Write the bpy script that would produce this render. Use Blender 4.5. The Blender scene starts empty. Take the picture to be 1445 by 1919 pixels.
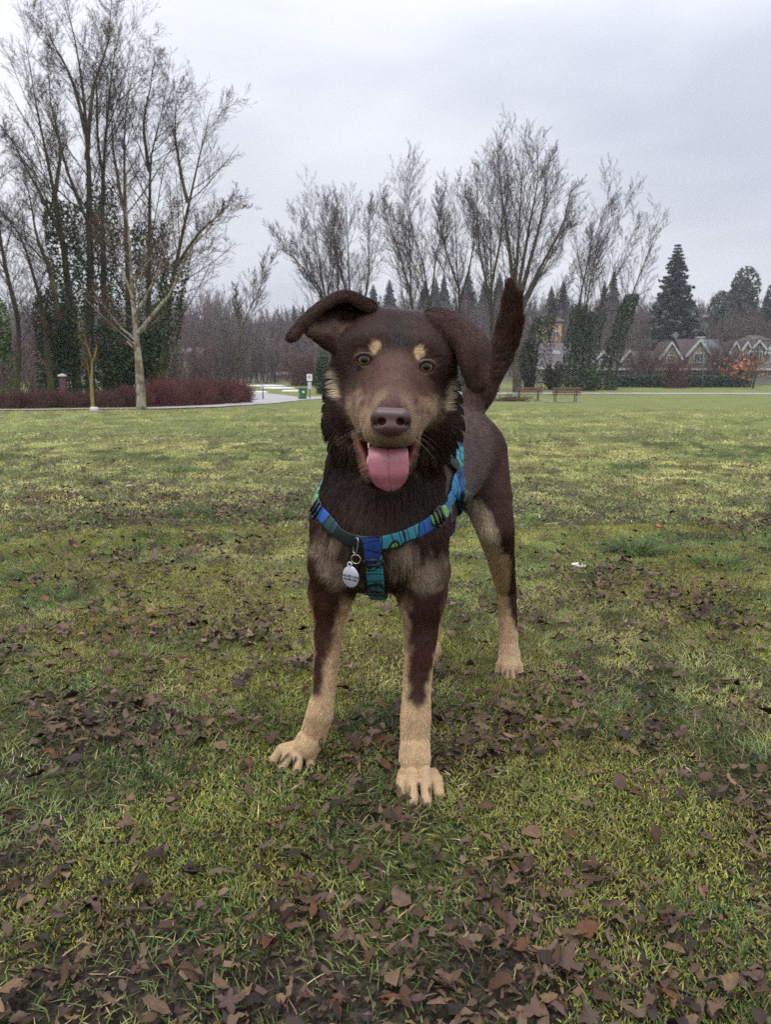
import bpy, math, random
import numpy as np
from mathutils import Vector, Matrix

# ------------------------------------------------------------------ camera
CAM_H = 0.64
PITCH = math.radians(9.62)
FPX = 1443.0                      # focal length in pixels of the 1445 x 1919 photograph
CU, CV = 722.5, 959.5
scene = bpy.context.scene
col = scene.collection
cam_data = bpy.data.cameras.new('camera')
cam = bpy.data.objects.new('camera', cam_data)
col.objects.link(cam)
cam.location = (0, 0, CAM_H)
cam.rotation_euler = (math.pi / 2 - PITCH, 0, 0)
cam_data.sensor_fit = 'VERTICAL'
cam_data.sensor_height = 24.0
cam_data.lens = 24.0 * FPX / 1919.0
cam_data.clip_start = 0.05
cam_data.clip_end = 3000
cam_data.dof.use_dof = True
cam_data.dof.focus_distance = 1.07
cam_data.dof.aperture_fstop = 11.0
scene.camera = cam

# ------------------------------------------------------------------ sky, sun, exposure
SUN_EL, SUN_AZ = math.radians(62), math.radians(200)
world = bpy.data.worlds.new('World')
scene.world = world
world.use_nodes = True
wt = world.node_tree
for n in list(wt.nodes):
    wt.nodes.remove(n)
def wn(t, **kw):
    n = wt.nodes.new(t)
    for k, v in kw.items():
        setattr(n, k, v)
    return n
w_out = wn('ShaderNodeOutputWorld')
w_bg = wn('ShaderNodeBackground')
w_sky = wn('ShaderNodeTexSky', sky_type='NISHITA')
w_sky.sun_disc = False
w_sky.sun_elevation = SUN_EL
w_sky.sun_rotation = SUN_AZ
w_sky.air_density = 1.0
w_sky.dust_density = 3.0
w_tc = wn('ShaderNodeTexCoord')
w_map = wn('ShaderNodeMapping')
w_map.inputs['Scale'].default_value = (1.0, 1.0, 2.6)
w_map.inputs['Location'].default_value = (0.35, 0.1, 0.0)
w_noise = wn('ShaderNodeTexNoise')
w_noise.inputs['Scale'].default_value = 1.7
w_noise.inputs['Detail'].default_value = 5
w_noise.inputs['Roughness'].default_value = 0.45
w_noise.inputs['Distortion'].default_value = 0.3
w_ramp = wn('ShaderNodeValToRGB')
w_ramp.color_ramp.elements[0].position = 0.36
w_ramp.color_ramp.elements[0].color = (5.7, 6.05, 7.05, 1)
w_ramp.color_ramp.elements[1].position = 0.62
w_ramp.color_ramp.elements[1].color = (9.2, 9.35, 9.9, 1)
# an overcast sky brightens towards the zenith
w_sep = wn('ShaderNodeSeparateXYZ')
w_pow = wn('ShaderNodeMath', operation='POWER')
w_pow.inputs[1].default_value = 2.0
w_el = wn('ShaderNodeMath', operation='MULTIPLY_ADD')
w_el.inputs[1].default_value = 2.3
w_el.inputs[2].default_value = 0.88
w_mul = wn('ShaderNodeVectorMath', operation='SCALE')
w_mix = wn('ShaderNodeMix', data_type='RGBA')
w_mix.inputs[0].default_value = 0.93
w_bg.inputs['Strength'].default_value = 0.10
wt.links.new(w_tc.outputs['Generated'], w_map.inputs['Vector'])
wt.links.new(w_map.outputs['Vector'], w_noise.inputs['Vector'])
wt.links.new(w_noise.outputs['Fac'], w_ramp.inputs['Fac'])
wt.links.new(w_tc.outputs['Generated'], w_sep.inputs[0])
wt.links.new(w_sep.outputs['Z'], w_pow.inputs[0])
wt.links.new(w_pow.outputs[0], w_el.inputs[0])
wt.links.new(w_ramp.outputs['Color'], w_mul.inputs[0])
wt.links.new(w_el.outputs[0], w_mul.inputs['Scale'])
wt.links.new(w_sky.outputs['Color'], w_mix.inputs[6])
wt.links.new(w_mul.outputs['Vector'], w_mix.inputs[7])
wt.links.new(w_mix.outputs[2], w_bg.inputs['Color'])
wt.links.new(w_bg.outputs['Background'], w_out.inputs['Surface'])

sun_data = bpy.data.lights.new('sun', 'SUN')
sun_data.energy = 1.5
sun_data.angle = math.radians(25)
sun_data.color = (1.0, 0.97, 0.93)
sun = bpy.data.objects.new('sun', sun_data)
col.objects.link(sun)
sun.rotation_euler = (math.pi / 2 - SUN_EL, 0, math.pi - SUN_AZ + math.pi)
# sun direction from azimuth measured clockwise from +Y, as the sky texture has it
_sd = Vector((math.sin(SUN_AZ) * math.cos(SUN_EL), math.cos(SUN_AZ) * math.cos(SUN_EL), math.sin(SUN_EL)))
sun.rotation_euler = _sd.to_track_quat('Z', 'Y').to_euler()

vs = scene.view_settings
vs.view_transform = 'Standard'
vs.look = 'None'
vs.exposure = 0.12
vs.gamma = 1.0
vs.use_curve_mapping = False
scene.render.engine = 'CYCLES'
scene.cycles.use_denoising = False
scene.cycles.max_bounces = 6
scene.cycles.diffuse_bounces = 3
scene.cycles.transparent_max_bounces = 8

# ------------------------------------------------------------------ geometry helpers
rng = np.random.default_rng(7)
random.seed(7)
cp, sp_ = math.cos(PITCH), math.sin(PITCH)
FWD = np.array([0, cp, -sp_]); UP = np.array([0, sp_, cp]); RIGHT = np.array([1.0, 0, 0])
CAMP = np.array([0, 0, CAM_H])

def ray(u, v):
    return FWD + RIGHT * ((u - CU) / FPX) + UP * ((CV - v) / FPX)

def P(u, v, Y):
    """The point at world depth Y that the photograph shows at pixel u, v."""
    d = ray(u, v)
    return CAMP + d * (Y / d[1])

def PZ(u, v, z):
    d = ray(u, v)
    return CAMP + d * ((z - CAM_H) / d[2])

def mpp(p):
    """Metres per photograph pixel at a point."""
    return float(np.dot(np.asarray(p) - CAMP, FWD)) / FPX

_TY = np.array([-60, 3.5, 24, 43, 60, 75, 95, 120, 160, 250, 400, 700, 1500])
_TZ = np.array([0.15, 0, -0.245, -0.56, -0.69, -0.56, -0.05, 0.7, 3.5, 14.0, 30.0, 45.0, 60.0])
def terrain(x, y):
    """Height of the ground: a lawn that falls away gently and hills behind it."""
    x = np.asarray(x, float); y = np.asarray(y, float)
    z = np.interp(y, _TY, _TZ)
    far = np.clip((y - 110) / 200, 0, 1)
    z = z + far * (4.5 * np.sin(x * 0.011 + 1.0) + 0.02 * np.clip(x, -150, 150))
    bump = 0.012 * np.sin(x * 1.3 + 0.4 * y) * np.sin(y * 0.9 + 1.0) * np.clip((y - 2.2) / 2, 0, 1) * np.clip((60 - y) / 30, 0, 1)
    small = 0.004 * np.sin(x * 9.1 + 2 * np.sin(y * 5.0)) * np.sin(y * 11.3 + 1.0)
    return z + bump + small

def ground_at(u, v):
    d = ray(u, v)
    t = np.geomspace(0.4, 900, 4000)
    pts = CAMP + d * t[:, None]
    below = np.nonzero(pts[:, 2] < terrain(pts[:, 0], pts[:, 1]))[0]
    return pts[below[0]] if len(below) else pts[-1]

def G(x, y):
    return float(terrain(x, y))

def _hash(ix, iy, iz, seed):
    h = (ix.astype(np.int64) * 374761393 + iy.astype(np.int64) * 668265263 + iz.astype(np.int64) * 2147483647 + seed * 974711) & 0xFFFFFFFF
    h = ((h ^ (h >> 13)) * 1274126177) & 0xFFFFFFFF
    h = h ^ (h >> 16)
    return (h & 0xFFFF) / 65535.0

def noise(p, scale=1.0, seed=0, octaves=1):
    """Value noise in 0..1 at (N,3) or (N,2) points."""
    p = np.asarray(p, float)
    if p.shape[1] == 2:
        p = np.c_[p, np.zeros(len(p))]
    out = np.zeros(len(p)); amp = 1.0; tot = 0.0
    for o in range(octaves):
        q = p * scale * 2 ** o + 31.7 * o
        i = np.floor(q).astype(np.int64); f = q - i; f = f * f * (3 - 2 * f)
        v = 0
        for dx in (0, 1):
            for dy in (0, 1):
                for dz in (0, 1):
                    w = (f[:, 0] if dx else 1 - f[:, 0]) * (f[:, 1] if dy else 1 - f[:, 1]) * (f[:, 2] if dz else 1 - f[:, 2])
                    v = v + w * _hash(i[:, 0] + dx, i[:, 1] + dy, i[:, 2] + dz, seed + o)
        out += amp * v; tot += amp; amp *= 0.5
    return out / tot

def norm(a):
    return a / np.maximum(np.linalg.norm(a, axis=-1, keepdims=True), 1e-9)

def spline(p, n):
    p = np.asarray(p, float); s = np.linspace(0, len(p) - 1, n); i = np.clip(s.astype(int), 0, len(p) - 2); f = (s - i)[:, None]
    p0, p1, p2, p3 = p[np.clip(i - 1, 0, None)], p[i], p[i + 1], p[np.clip(i + 2, 0, len(p) - 1)]
    return 0.5 * (2 * p1 + (p2 - p0) * f + (2 * p0 - 5 * p1 + 4 * p2 - p3) * f * f + (3 * p1 - p0 - 3 * p2 + p3) * f ** 3)

def link(o, parent=None):
    col.objects.link(o)
    if parent is not None:
        o.parent = parent
    return o

def mesh_obj(name, verts, faces, mat=None, parent=None, smooth=True, cols=None, mats=None, midx=None, uv=None):
    """One mesh object from vertices and a (N,k) array or a list of faces; vertices are local to the parent."""
    me = bpy.data.meshes.new(name)
    verts = np.asarray(verts, np.float32)
    if isinstance(faces, np.ndarray):
        k = faces.shape[1]
        me.vertices.add(len(verts)); me.vertices.foreach_set('co', verts.ravel())
        me.loops.add(faces.size); me.loops.foreach_set('vertex_index', faces.astype(np.int32).ravel())
        me.polygons.add(len(faces))
        me.polygons.foreach_set('loop_start', np.arange(0, faces.size, k, dtype=np.int32))
        me.update(calc_edges=True)
    else:
        me.from_pydata(verts.tolist(), [], faces)
    if smooth:
        me.polygons.foreach_set('use_smooth', np.ones(len(me.polygons), bool))
    if cols is not None:
        a = me.attributes.new('col', 'FLOAT_COLOR', 'POINT')
        a.data.foreach_set('color', np.c_[cols, np.ones(len(cols))].astype(np.float32).ravel())
    if uv is not None:
        a = me.attributes.new('suv', 'FLOAT_VECTOR', 'POINT')
        a.data.foreach_set('vector', np.asarray(uv, np.float32).ravel())
    for m in (mats or ([mat] if mat else [])):
        me.materials.append(m)
    if midx is not None:
        me.polygons.foreach_set('material_index', np.asarray(midx, np.int32))
    me.update()
    o = bpy.data.objects.new(name, me)
    return link(o, parent)

def curves_obj(name, pts, radii, cols=None, mat=None, parent=None):
    """One hair-curves object from (N,K,3) points and (N,K) radii, one colour per curve."""
    N, K, _ = pts.shape
    cu = bpy.data.hair_curves.new(name)
    cu.add_curves([K] * N)
    cu.attributes['position'].data.foreach_set('vector', np.ascontiguousarray(pts, np.float32).ravel())
    ra = cu.attributes.get('radius') or cu.attributes.new('radius', 'FLOAT', 'POINT')
    ra.data.foreach_set('value', np.ascontiguousarray(radii, np.float32).ravel())
    if cols is not None:
        ca = cu.attributes.new('col', 'FLOAT_COLOR', 'CURVE')
        ca.data.foreach_set('color', np.c_[cols, np.ones(N)].astype(np.float32).ravel())
    if mat:
        cu.materials.append(mat)
    return link(bpy.data.objects.new(name, cu), parent)

def thing(name, label, cat, loc=(0, 0, 0), rz=0.0, group=None):
    o = bpy.data.objects.new(name, None)
    o.empty_display_size = 0.1
    link(o)
    o.location = loc
    o.rotation_euler = (0, 0, rz)
    return tag(o, label, cat, group)

def tag(o, label, cat, group=None):
    o['label'] = label
    o['category'] = cat
    if group:
        o['group'] = group
    return o

def kind(o, k, label=None):
    o['kind'] = k
    if label:
        o['label'] = label
    return o

def copy_thing(src, loc, rz=None, scale=None, label=None):
    c = src.copy(); link(c)
    c.location = loc
    if rz is not None:
        c.rotation_euler = (0, 0, rz)
    if scale is not None:
        c.scale = scale if hasattr(scale, '__len__') else (scale,) * 3
    if label:
        c['label'] = label
    for ch in list(src.children):
        d = ch.copy(); link(d); d.parent = c
        for g in list(ch.children):
            e = g.copy(); link(e); e.parent = d
    return c

class Buf:
    """Collects boxes, tubes and sheets, then links them as ONE mesh object."""
    def __init__(s):
        s.v = []; s.f = []; s.n = 0
    def add(s, v, f):
        v = np.asarray(v, float)
        s.v.append(v); s.f += [tuple(int(i) + s.n for i in q) for q in f]; s.n += len(v)
        return s
    def box(s, c, size, rz=0.0, M=None):
        c = np.asarray(c, float); hx, hy, hz = (q / 2 for q in size)
        v = np.array([[x, y, z] for x in (-hx, hx) for y in (-hy, hy) for z in (-hz, hz)])
        if rz:
            k, t = math.cos(rz), math.sin(rz)
            v = np.c_[v[:, 0] * k - v[:, 1] * t, v[:, 0] * t + v[:, 1] * k, v[:, 2]]
        if M is not None:
            v = v @ np.asarray(M).T
        return s.add(v + c, [(0, 1, 3, 2), (4, 6, 7, 5), (0, 4, 5, 1), (2, 3, 7, 6), (0, 2, 6, 4), (1, 5, 7, 3)])
    def tube(s, pts, rad, sides=8, cap=True):
        pts = np.asarray(pts, float); n = len(pts)
        rad = np.broadcast_to(np.asarray(rad, float), (n,))
        tan = norm(np.gradient(pts, axis=0))
        ref = np.array([0, 0, 1.0]) if abs(tan[0, 2]) < 0.9 else np.array([1.0, 0, 0])
        V = []; a = norm(np.cross(tan[0], ref))
        for i in range(n):
            a = norm(a - tan[i] * np.dot(a, tan[i])); b = np.cross(tan[i], a)
            th = np.arange(sides) / sides * 2 * math.pi
            V.append(pts[i] + rad[i] * (np.cos(th)[:, None] * a + np.sin(th)[:, None] * b))
        V = np.concatenate(V)
        F = [(i * sides + j, i * sides + (j + 1) % sides, (i + 1) * sides + (j + 1) % sides, (i + 1) * sides + j)
             for i in range(n - 1) for j in range(sides)]
        if cap:
            F += [tuple(range(sides))[::-1], tuple((n - 1) * sides + j for j in range(sides))]
        return s.add(V, F)
    def prism(s, poly, y0, y1, axis='y'):
        """An outline in the x,z plane pushed from y0 to y1."""
        poly = np.asarray(poly, float); n = len(poly)
        a = np.c_[poly[:, 0], np.full(n, y0), poly[:, 1]]; b = np.c_[poly[:, 0], np.full(n, y1), poly[:, 1]]
        return s.add(np.r_[a, b], [tuple(range(n)), tuple(range(2 * n - 1, n - 1, -1))] + [(i + n, (i + 1) % n + n, (i + 1) % n, i) for i in range(n)])
    def build(s, name, mat, parent=None, smooth=False):
        return mesh_obj(name, np.concatenate(s.v), s.f, mat, parent, smooth)

# ------------------------------------------------------------------ materials
def lin(r, g, b):
    """sRGB 0..255 to linear."""
    f = lambda c: c / 12.92 if c <= 0.04045 else ((c + 0.055) / 1.055) ** 2.4
    return (f(r / 255), f(g / 255), f(b / 255))

class Nodes:
    def __init__(s, name):
        s.m = bpy.data.materials.new(name); s.m.use_nodes = True
        s.t = s.m.node_tree
        s.b = s.t.nodes['Principled BSDF']
    def n(s, typ, ins=None, **kw):
        q = s.t.nodes.new(typ)
        for k, v in kw.items():
            setattr(q, k, v)
        for k, v in (ins or {}).items():
            if isinstance(v, bpy.types.NodeSocket):
                s.t.links.new(v, q.inputs[k])
            else:
                q.inputs[k].default_value = v
        return q
    def ramp(s, fac, stops, interp='LINEAR'):
        q = s.n('ShaderNodeValToRGB'); e = q.color_ramp.elements
        q.color_ramp.interpolation = interp
        while len(e) < len(stops):
            e.new(0.5)
        for k, (p, c) in enumerate(stops):
            e[k].position = p; e[k].color = (*c, 1)
        s.t.links.new(fac, q.inputs[0])
        return q.outputs[0]
    def mix(s, fac, a, b, mode='MIX'):
        q = s.n('ShaderNodeMix', data_type='RGBA', blend_type=mode)
        for k, v in ((0, fac), (6, a), (7, b)):
            if isinstance(v, bpy.types.NodeSocket):
                s.t.links.new(v, q.inputs[k])
            else:
                q.inputs[k].default_value = v if k == 0 else (*v[:3], 1)
        return q.outputs[2]
    def noise(s, scale, detail=4, rough=0.55, vec=None, dist=0.0):
        i = {'Scale': scale, 'Detail': detail, 'Roughness': rough, 'Distortion': dist}
        if vec is not None:
            i['Vector'] = vec
        return s.n('ShaderNodeTexNoise', i).outputs['Fac']
    def coord(s, kind='Object', scale=None):
        o = s.n('ShaderNodeTexCoord').outputs[kind]
        if scale:
            o = s.n('ShaderNodeMapping', {'Vector': o, 'Scale': scale}).outputs[0]
        return o
    def set(s, **kw):
        for k, v in kw.items():
            k = {'color': 'Base Color', 'rough': 'Roughness', 'spec': 'Specular IOR Level', 'metal': 'Metallic', 'coat': 'Coat Weight', 'normal': 'Normal'}.get(k, k)
            if isinstance(v, bpy.types.NodeSocket):
                s.t.links.new(v, s.b.inputs[k])
            else:
                s.b.inputs[k].default_value = (*v, 1) if isinstance(v, tuple) and len(v) == 3 else v
        return s
    def bump(s, height, strength=0.4, dist=0.01):
        s.set(normal=s.n('ShaderNodeBump', {'Height': height, 'Strength': strength, 'Distance': dist}).outputs[0])
        return s

def mat_plain(name, c, rough=0.6, var=0.25, scale=8.0, bump=0.0, **kw):
    """A colour with uneven grain."""
    q = Nodes(name)
    f = q.noise(scale, 5, 0.6, q.coord())
    lo = tuple(x * (1 - var) for x in c); hi = tuple(min(1, x * (1 + var)) for x in c)
    q.set(color=q.ramp(f, [(0.3, lo), (0.7, hi)]), rough=rough, **kw)
    if bump:
        q.bump(f, bump, 0.02)
    return q.m

def mat_attr(name, rough=0.6, spec=0.3, trans=0.0):
    """Colour carried by the geometry itself."""
    q = Nodes(name)
    a = q.n('ShaderNodeAttribute', attribute_name='col')
    q.set(color=a.outputs['Color'], rough=rough, spec=spec)
    if trans:
        tr = q.n('ShaderNodeBsdfTranslucent', {'Color': a.outputs['Color']})
        mx = q.n('ShaderNodeMixShader', {0: trans, 1: q.b.outputs[0], 2: tr.outputs[0]})
        q.t.links.new(mx.outputs[0], q.t.nodes['Material Output'].inputs['Surface'])
    return q.m
# ------------------------------------------------------------------ ground
def leafiness(x, y):
    """How thick dead leaves and bare mud lie: uneven patches, heavier in a few places."""
    p = np.c_[x, y]
    n = noise(p, 2.2, 61, 2); n2 = noise(p, 5.5, 71, 2)
    near_ = np.clip((5.0 - np.hypot(x, y)) / 4.0, 0, 1)
    d = np.clip((n - 0.50) * 2.5, 0, 1) * 0.5 + np.clip((n2 - 0.50) * 3.0, 0, 1) * 0.45 + 0.20
    d *= 0.45 + 0.55 * near_
    for (u, v, r, a) in LEAF_SPOTS:
        c = PZ(u, v, 0.0)
        q = np.hypot((x - c[0]), (y - c[1])) / r
        d = d + a * (0.7 if v > 1600 else 0.75) * np.exp(-q * q)
    return np.clip(d, 0, 1)
LEAF_SPOTS = [(90, 1880, .10, .8), (330, 1860, .13, .75), (600, 1880, .10, .6), (880, 1860, .12, .75), (1080, 1850, .10, .7), (1290, 1830, .08, .4), (150, 1690, .06, .6), (60, 1660, .05, .5), (300, 1690, .05, .5),
              (560, 1700, .05, .5), (330, 1190, .20, .5), (200, 1330, .12, .6), (90, 1350, .10, .5), (330, 1360, .1, .5), (680, 1420, .09, .7), (680, 1540, .08, .5), (860, 1440, .07, .5), (960, 1390, .09, .55),
              (1180, 1400, .09, .45), (1240, 1430, .06, .5), (1050, 1660, .07, .5), (850, 1650, .06, .5), (1000, 1740, .08, .5), (1250, 1720, .06, .4), (1400, 1600, .07, .45), (520, 1180, .14, .5), (1120, 1075, .18, .6),
              (1230, 1110, .15, .4), (760, 1540, .05, .4), (430, 960, .45, .5), (350, 945, .5, .4), (90, 930, .4, .5), (500, 1270, .1, .4), (1380, 1180, .15, .3), (900, 1230, .1, .3)]

ys = np.r_[np.arange(-30, 0, 2.0), np.arange(0, 4, 0.06), np.geomspace(4, 452, 130)]
ss = np.linspace(-1, 1, 281); ss = np.sign(ss) * (0.45 * np.abs(ss) + 0.55 * np.abs(ss) ** 3)
XX = ss[None, :] * (8 + 1.5 * np.abs(ys))[:, None]; YY = np.repeat(ys[:, None], len(ss), 1)
ZZ = terrain(XX, YY)
nr_, nc_ = XX.shape
ii = np.arange(nr_ * nc_).reshape(nr_, nc_)
GF = np.stack([ii[:-1, :-1], ii[:-1, 1:], ii[1:, 1:], ii[1:, :-1]], -1).reshape(-1, 4)
gx, gy = XX.ravel(), YY.ravel()
gm_ = leafiness(gx, gy)
qg = Nodes('lawn_soil')
_p = qg.n('ShaderNodeNewGeometry').outputs['Position']
_big = qg.noise(0.22, 5, 0.6, _p); _mid = qg.noise(1.6, 5, 0.65, _p); _fine = qg.noise(95, 5, 0.75, _p)
_stre = qg.noise(1.0, 5, 0.65, qg.n('ShaderNodeMapping', {'Vector': _p, 'Scale': (0.5, 0.28, 1)}).outputs[0])
green = qg.mix(qg.ramp(_stre, [(0.35, (0, 0, 0)), (0.66, (1, 1, 1))]), (0.120, 0.135, 0.036), (0.200, 0.198, 0.060))
green = qg.mix(qg.ramp(_big, [(0.40, (0, 0, 0)), (0.62, (1, 1, 1))]), green, (0.150, 0.180, 0.050))
green = qg.mix(qg.ramp(_mid, [(0.36, (0.75,) * 3), (0.47, (0, 0, 0))]), green, (0.075, 0.062, 0.032))
_f2 = qg.ramp(_fine, [(0.42, (0, 0, 0)), (0.60, (1, 1, 1))])
soil = qg.mix(_f2, (0.016, 0.011, 0.008), (0.085, 0.064, 0.046))
moss = qg.mix(_f2, (0.018, 0.018, 0.008), (0.13, 0.14, 0.034))
nearc = qg.mix(qg.ramp(_mid, [(0.42, (0, 0, 0)), (0.56, (1, 1, 1))]), soil, moss)
_mud = qg.n('ShaderNodeAttribute', attribute_name='col').outputs['Fac']
nearc = qg.mix(qg.ramp(_mud, [(0.45, (0, 0, 0)), (1.0, (1, 1, 1))]), nearc, soil)
_d = qg.n('ShaderNodeVectorMath', {0: _p}, operation='LENGTH').outputs['Value']
_f = qg.n('ShaderNodeMapRange', {'Value': _d, 'From Min': 3.0, 'From Max': 14.0}).outputs['Result']
_y = qg.n('ShaderNodeSeparateXYZ', {0: _p}).outputs['Y']
_hill = qg.n('ShaderNodeMapRange', {'Value': _y, 'From Min': 100.0, 'From Max': 125.0}).outputs['Result']
green = qg.mix(_hill, green, qg.mix(_big, (0.045, 0.036, 0.030), (0.075, 0.062, 0.048)))
qg.set(color=qg.mix(_f, nearc, green), rough=0.8, spec=0.15)
qg.bump(_fine, 0.9, 0.02)
ground = mesh_obj('ground', np.c_[gx, gy, ZZ.ravel()], GF, qg.m, None, True, np.repeat(gm_[:, None], 3, 1))
kind(ground, 'structure', 'lawn and hillside ground')

# ------------------------------------------------------------------ grass
grass_m = mat_attr('grass_blades', 0.38, 0.4, 0.2)
def blades(N, y0, y1, rad, lmin, lmax, seed, K=4):
    g = np.random.default_rng(seed)
    # uniform over the trapezoid that the lens and a step to either side can see
    y = np.sqrt(y0 ** 2 + (y1 ** 2 - y0 ** 2) * g.random(N)); x = (g.random(N) * 2 - 1) * (0.56 * y + 0.55)
    p = np.c_[x, y]
    lf = leafiness(x, y)
    tuft = np.clip((noise(p, 5.0, 81, 3) - 0.53) * 6, 0, 1); thin = noise(p, 13, 91, 2); worn = np.clip((noise(p, 1.7, 95, 3) - 0.52) * 6, 0, 1)
    keep = g.random(N) < np.clip((1.0 - 0.5 * lf) * (0.65 + 0.45 * tuft) * (0.25 + 1.5 * thin ** 1.5) * (1 - 0.3 * worn * (1 - tuft)), 0.04, 1) * np.clip((30.0 - y) / 14.0, 0, 1)
    # no blades through the dog's feet
    for u, v in ((790, 1475), (548, 1420), (955, 1262), (808, 1230), (1082, 1066)):
        c = PZ(u, v, 0); keep &= np.hypot(x - c[0], (y - c[1]) * 0.75) > 0.042
    x, y, p, tuft, thin, worn, lf = (q[keep] for q in (x, y, p, tuft, thin, worn, lf))
    n = len(x)
    dead = g.random(n) < 0.11 + 0.05 * worn
    L = (lmin + (lmax - lmin) * g.random(n) ** 1.8) * (0.75 + 0.20 * tuft + 0.25 * dead)
    az = noise(p, 2.6, 101) * 12 + g.normal(size=n) * 1.7
    lean = np.clip(1.05 - 0.20 * tuft + 0.35 * g.normal(size=n) + 0.3 * dead, 0.05, 1.5)
    s = np.linspace(0, 1, K)[None, :]
    h = np.stack([np.cos(az), np.sin(az)], 1)
    out = (np.sin(lean)[:, None] * s + 0.35 * s ** 2 * np.sin(lean)[:, None]) * L[:, None]
    up = (np.cos(lean)[:, None] * s - 0.25 * s ** 2 * np.sin(lean)[:, None]) * L[:, None]
    z = terrain(x, y)
    pts = np.stack([x[:, None] + h[:, :1] * out, y[:, None] + h[:, 1:] * out, z[:, None] - 0.002 + np.maximum(up, 0.0) + (0.004 + 0.006 * g.random(n))[:, None] * s], -1)
    r = rad * (0.6 + 0.8 * g.random(n))[:, None] * np.array([0.9, 1.0, 0.75, 0.12])[None, :]
    a = noise(p, 1.0, 111, 3)[:, None]; b = noise(p, 7, 121, 2)[:, None]
    gr = np.array([0.135, 0.195, 0.052]); gy_ = np.array([0.40, 0.385, 0.135]); gd = np.array([0.090, 0.150, 0.048]); st = np.array([0.54, 0.42, 0.22])
    far = np.clip((y[:, None] - 1.8) / 5, 0, 1)
    w = np.clip((a - 0.50) * 4.0 + (b - 0.5) * 2.0 + 0.75 * far, 0, 1)
    c = gr * (1 - w) + gy_ * w
    w = tuft[:, None] * (1 - 0.5 * far); c = c * (1 - 0.8 * w) + gd * 0.8 * w
    c = np.where(dead[:, None], st * (0.35 + 0.6 * g.random((n, 1))), c)
    cs = 0.035 + 0.012 * y
    ci = np.floor(p / cs[:, None] + 0.6 * np.c_[noise(p, 30, 7), noise(p, 30, 8)]).astype(np.int64)
    c = c * (0.45 + 1.0 * _hash(ci[:, 0], ci[:, 1], ci[:, 0] * 0, 55)[:, None]) * (0.55 + 0.9 * g.random((n, 1))) * (1 + 0.22 * far)
    return pts, r, c
parts_ = [blades(480000, 0.5, 3.2, 0.00070, 0.009, 0.025, 1), blades(330000, 3.1, 9.0, 0.0015, 0.012, 0.030, 2), blades(220000, 8.8, 30.0, 0.0035, 0.02, 0.042, 3)]
grass = curves_obj('grass', np.concatenate([q[0] for q in parts_]), np.concatenate([q[1] for q in parts_]), np.concatenate([q[2] for q in parts_]), grass_m)
kind(grass, 'stuff', 'short winter grass of the lawn')
# moss: a low yellow-green mat between the blades
g = np.random.default_rng(5)
n = 900000
y = np.sqrt(0.5 ** 2 + (3.4 ** 2 - 0.5 ** 2) * g.random(n)); x = (g.random(n) * 2 - 1) * (0.56 * y + 0.5); p = np.c_[x, y]
mo = noise(p, 3.2, 131, 3); lf = leafiness(x, y)
k = g.random(n) < np.clip((mo - 0.46) * 7, 0, 1) * (1 - 0.35 * lf)
x, y, p = x[k], y[k], p[k]; n = len(x)
L = 0.003 + 0.006 * g.random(n); az = g.random(n) * 6.28; s = np.linspace(0, 1, 3)[None, :]; ln = 0.3 + 0.8 * g.random(n)
pts = np.stack([x[:, None] + (np.cos(az) * np.sin(ln) * L)[:, None] * s, y[:, None] + (np.sin(az) * np.sin(ln) * L)[:, None] * s, terrain(x, y)[:, None] + (np.cos(ln) * L)[:, None] * s + 0.002 * noise(p, 30, 3)[:, None]], -1)
c = np.array([0.30, 0.30, 0.075]) * (0.3 + 1.2 * g.random((n, 1)) ** 1.2) * (0.7 + 0.6 * noise(p, 9, 141)[:, None]) + np.array([0.04, 0.02, 0.0]) * g.random((n, 1))
moss_o = curves_obj('moss', pts, np.array([0.0007, 0.0008, 0.0003])[None, :] * (0.7 + 0.6 * g.random((n, 1))), c, grass_m)
kind(moss_o, 'stuff', 'yellow green moss between the grass')

# one long dark tuft stands out on the right, others lie lower
def tuft_thing(u, v, R, n, Lm, label, dark=1.0):
    c0 = ground_at(u, v); g = np.random.default_rng(int(u))
    a = g.random(n) * 6.28; r = R * np.sqrt(g.random(n)); x, y = r * np.cos(a), r * np.sin(a)
    L = Lm * (0.35 + 0.75 * g.random(n)) * (1 - 0.3 * r / R); s = np.linspace(0, 1, 4)[None, :]
    ln = 0.2 + 0.75 * r / R + 0.2 * g.normal(size=n); a = a + 0.4 * g.normal(size=n)
    z = terrain(x + c0[0], y + c0[1]) - G(c0[0], c0[1])
    out = np.sin(ln)[:, None] * (s + 0.4 * s ** 2) * L[:, None]; up = (np.cos(ln)[:, None] * s - 0.25 * s ** 2) * L[:, None]
    pts = np.stack([x[:, None] + np.cos(a)[:, None] * out, y[:, None] + np.sin(a)[:, None] * out, z[:, None] + up], -1)
    t = tag(curves_obj('grass_tuft', pts, np.array([0.0014, 0.0014, 0.001, 0.0002])[None, :] * (0.7 + 0.6 * g.random((n, 1))), np.array([0.055, 0.095, 0.026]) * dark * (0.6 + 0.8 * g.random((n, 1))), grass_m), label, 'grass tuft')
    t.location = (c0[0], c0[1], G(c0[0], c0[1]))
tuft_thing(1190, 1038, 0.075, 150, 0.15, 'tall dark green grass tuft beyond the white stone', 1.5)
tuft_thing(1350, 1062, 0.09, 130, 0.09, 'low dark green grass clump near the right edge of the lawn', 1.5)
tuft_thing(350, 965, 0.09, 110, 0.10, 'dark green grass tuft on the worn muddy patch left of the dog', 1.5)
tuft_thing(325, 884, 0.14, 130, 0.11, 'dark green low grass clump far out on the lawn left of the dog', 1.5)
tuft_thing(525, 972, 0.10, 120, 0.09, 'dark green grass clump on the lawn just left of the dog harness', 1.5)

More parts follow.
